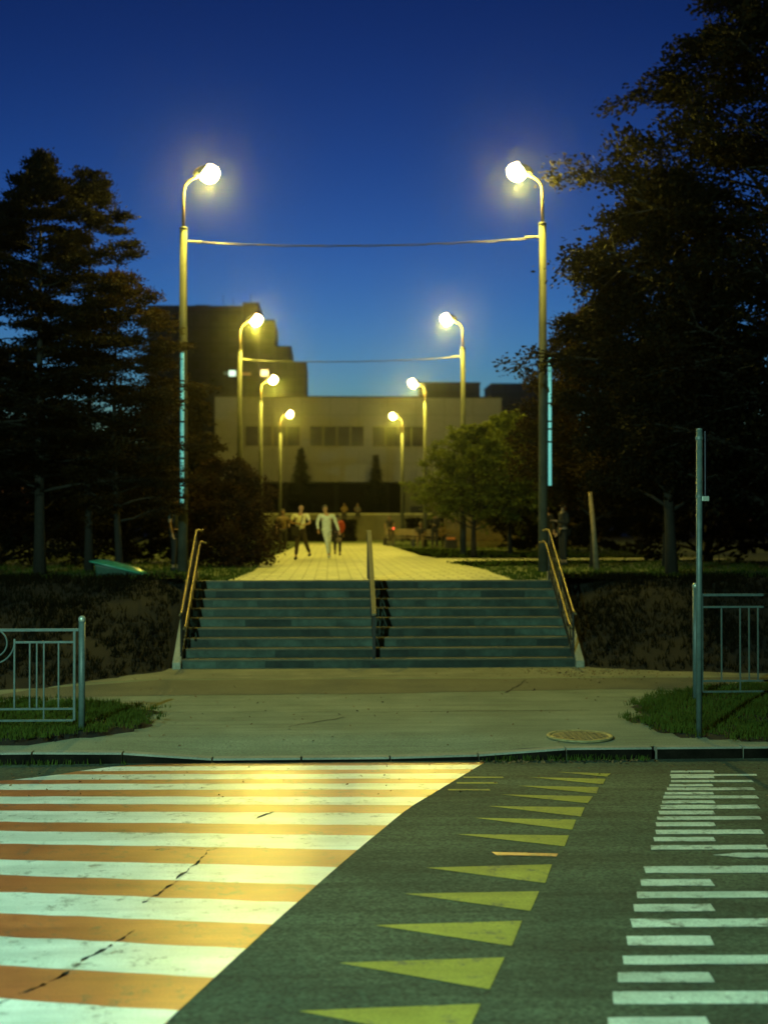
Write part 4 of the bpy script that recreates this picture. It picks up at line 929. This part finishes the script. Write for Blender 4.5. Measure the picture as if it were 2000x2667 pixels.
# group on the right of the path
sit = dict(pel=(0, 0, .50), che=(0, -.02, .83), nec=(0, -.04, 1.03), hea=(0, -.07, 1.17), ls=(-.19, -.02, .97), le=(-.25, -.08, .72), lw=(-.14, -.3, .66), rs=(.19, -.02, .97), re=(.25, -.08, .72), rw=(.14, -.3, .66),
           lh=(-.09, 0, .48), lk=(-.12, -.42, .50), la=(-.13, -.44, .09), rh=(.09, 0, .48), rk=(.12, -.42, .50), ra=(.13, -.40, .09))
def bench(loc, rz, label):
    t = empty('park_bench', loc, label, 'bench', 'benches beside the terrace path', rz)
    for x in (-.8, .8): MB().box(x - .04, x + .04, -.2, .2, 0, .40).build('leg', M['iron'], t)
    s = MB()
    for k in range(4): s.box(-.95, .95, -.22 + k * .115, -.13 + k * .115, .402, .44)
    s.build('seat', M['bark_pale'], t)
    s = MB()
    for k in range(3): s.add([(x, .26 + k * .03 + d, .55 + k * .12 + z) for x in (-.95, .95) for d, z in ((0, 0), (.03, 0), (.05, .09), (.02, .09))], [(0, 1, 2, 3), (7, 6, 5, 4), (0, 4, 5, 1), (1, 5, 6, 2), (2, 6, 7, 3), (3, 7, 4, 0)])
    s.build('backrest', M['bark_pale'], t)
    return t
bench((3.05, 66.5, TZ), R_(-25), 'bench under the person with the bicycle light, right of the path end')
person((2.55, 65.2, TZ + .01), R_(-20), 'person in black leaning over a bicycle', dict(che=(0, -.10, 1.2), nec=(0, -.22, 1.38), hea=(0, -.30, 1.50), ls=(-.19, -.15, 1.33), rs=(.19, -.15, 1.33), lw=(-.2, -.42, .98), rw=(.2, -.42, .98), le=(-.26, -.25, 1.12), re=(.26, -.25, 1.12)), C_DARK, C_TAN, C_SHOE, skinm=SKIN2)
# bicycle
t = empty('bicycle', (2.5, 64.6, TZ + .006), 'dark bicycle standing on the path edge with a red light at its front', 'bicycle', rz=R_(70))
for x in (-.52, .52):
    wv = MB().tube([(x + .33 * math.cos(a), 0, .345 + .33 * math.sin(a)) for a in np.linspace(0, 2 * math.pi, 29)], .018, 6, False).build('wheel', M['iron'], t)
    s = MB()
    for a in np.linspace(0, math.pi, 9)[:-1]: s.tube([(x - .32 * math.cos(a), 0, .345 - .32 * math.sin(a)), (x + .32 * math.cos(a), 0, .345 + .32 * math.sin(a))], .003, 3)
    s.build('spokes', M['lamp_case'], wv)
fr = MB()
for a, b in (((-.52, 0, .345), (-.08, 0, .32)), ((-.08, 0, .32), (-.22, 0, .85)), ((-.52, 0, .345), (-.18, 0, .75)), ((-.2, 0, .78), (.36, 0, .80)), ((-.08, 0, .32), (.38, 0, .72)), ((.52, 0, .345), (.34, 0, .95))): fr.tube([a, b], .017, 8)
fr.build('frame', C_DARK, t); MB().ball((-.23, 0, .89), .13, .06, .035).build('saddle', C_DARK, t); MB().tube([(.34, -.28, .98), (.36, 0, .97), (.34, .28, .98)], .014, 8).build('handlebar', M['iron'], t)
MB().ball((.44, -.02, .92), .05).build('light', mat('red_bike_light', (.8, .1, .05), emit=(1, .10, .04), estr=3.5), t)
bench((4.2, 60.2, TZ), R_(-8), 'bench with a seated person in tan trousers between two right lamp posts')
person((3.75, 60.1, TZ - .02), R_(-8), 'seated person in a dark top and tan trousers left of the crate', sit, C_DARK, C_TAN, C_SHOE, skinm=SKIN2)
person((4.75, 60.0, TZ - .02), R_(-14), 'seated person in a tan jacket right of the third right lamp post', sit, C_TAN, C_DARK, C_SHOE, sleeves='long', skinm=SKIN2)
person((4.2, 57.3, TZ + .01), R_(12), 'standing person in black in front of the bench, beside the third right lamp post', dict(lw=(-.15, -.28, 1.1)), C_DARK, C_DARK, C_SHOE, sleeves='long', coat=.1, skinm=SKIN2)
t = empty('crate', (4.95, 57.0, TZ), 'dark box with an orange top at the foot of the third right lamp post', 'box')
MB().box(-.26, .26, -.2, .2, 0, .42).build('body', C_DARK, t, bevel=.02); MB().box(-.22, .18, -.16, .16, .422, .52).build('lid', cl('orange_cloth', (.55, .16, .04)), t, bevel=.02)
person((6.25, 39.2, TZ + .01), R_(10), 'standing person in dark clothes holding a hand to the face, near the right railing', dict(lw=(-.13, -.2, 1.36), le=(-.3, -.1, 1.2)), C_DARK, C_DARK, C_SHOEW, sleeves='long', hairlen=1, coat=.15)
person((5.62, 33.0, TZ + .01), R_(-75), 'person with red hair and a cream collar half hidden by the nearest right lamp post', dict(rw=(.15, -.3, 1.2)), C_DARK, C_DARK, C_SHOE, hair=flesh('red_hair', (.30, .10, .03)), hairlen=1, sleeves='long')
for x, lab, cc in ((.35, 'tiny pale figure sitting on the far wall left of the railing top', C_TAN), (1.3, 'tiny grey figure sitting on the far wall near the centre', C_GREY)):
    person((x, 88.55, TZ + 1.51), 0, lab, sit, cc, C_DARK, C_SHOE, skinm=SKIN2, sc_=.92)
person((-4.36, 29.6, TZ + .0), R_(60), 'person in a dull shirt in the shadow left of the nearest left lamp post', {}, C_GREY, C_DARK, C_SHOE, sc_=1.0)

# ------------------------------------------------------------------ haze volume added to give the lamps a halo
hz = MB().box(-640, 640, -75, 1520, -1.4, 60).build('haze', M['wire'])
hm = bpy.data.materials.new('haze'); hm.use_nodes = True; hn = hm.node_tree.nodes; hn.clear()
ho = hn.new('ShaderNodeOutputMaterial'); hv = hn.new('ShaderNodeVolumePrincipled')
hv.inputs['Color'].default_value = (.8, .8, .8, 1); hv.inputs['Density'].default_value = .0003; hv.inputs['Anisotropy'].default_value = .973
hm.node_tree.links.new(hv.outputs[0], ho.inputs['Volume']); hz.data.materials.clear(); hz.data.materials.append(hm)
tag(hz, 'thin haze added over the street and park for the lamp halos', 'haze', kind='stuff')

for m_ in bpy.data.materials:
    if m_.node_tree and 'Principled BSDF' in m_.node_tree.nodes and m_.node_tree.nodes['Principled BSDF'].inputs['Emission Strength'].default_value > 0 and m_.name != 'haze':
        m_.cycles.emission_sampling = 'NONE'
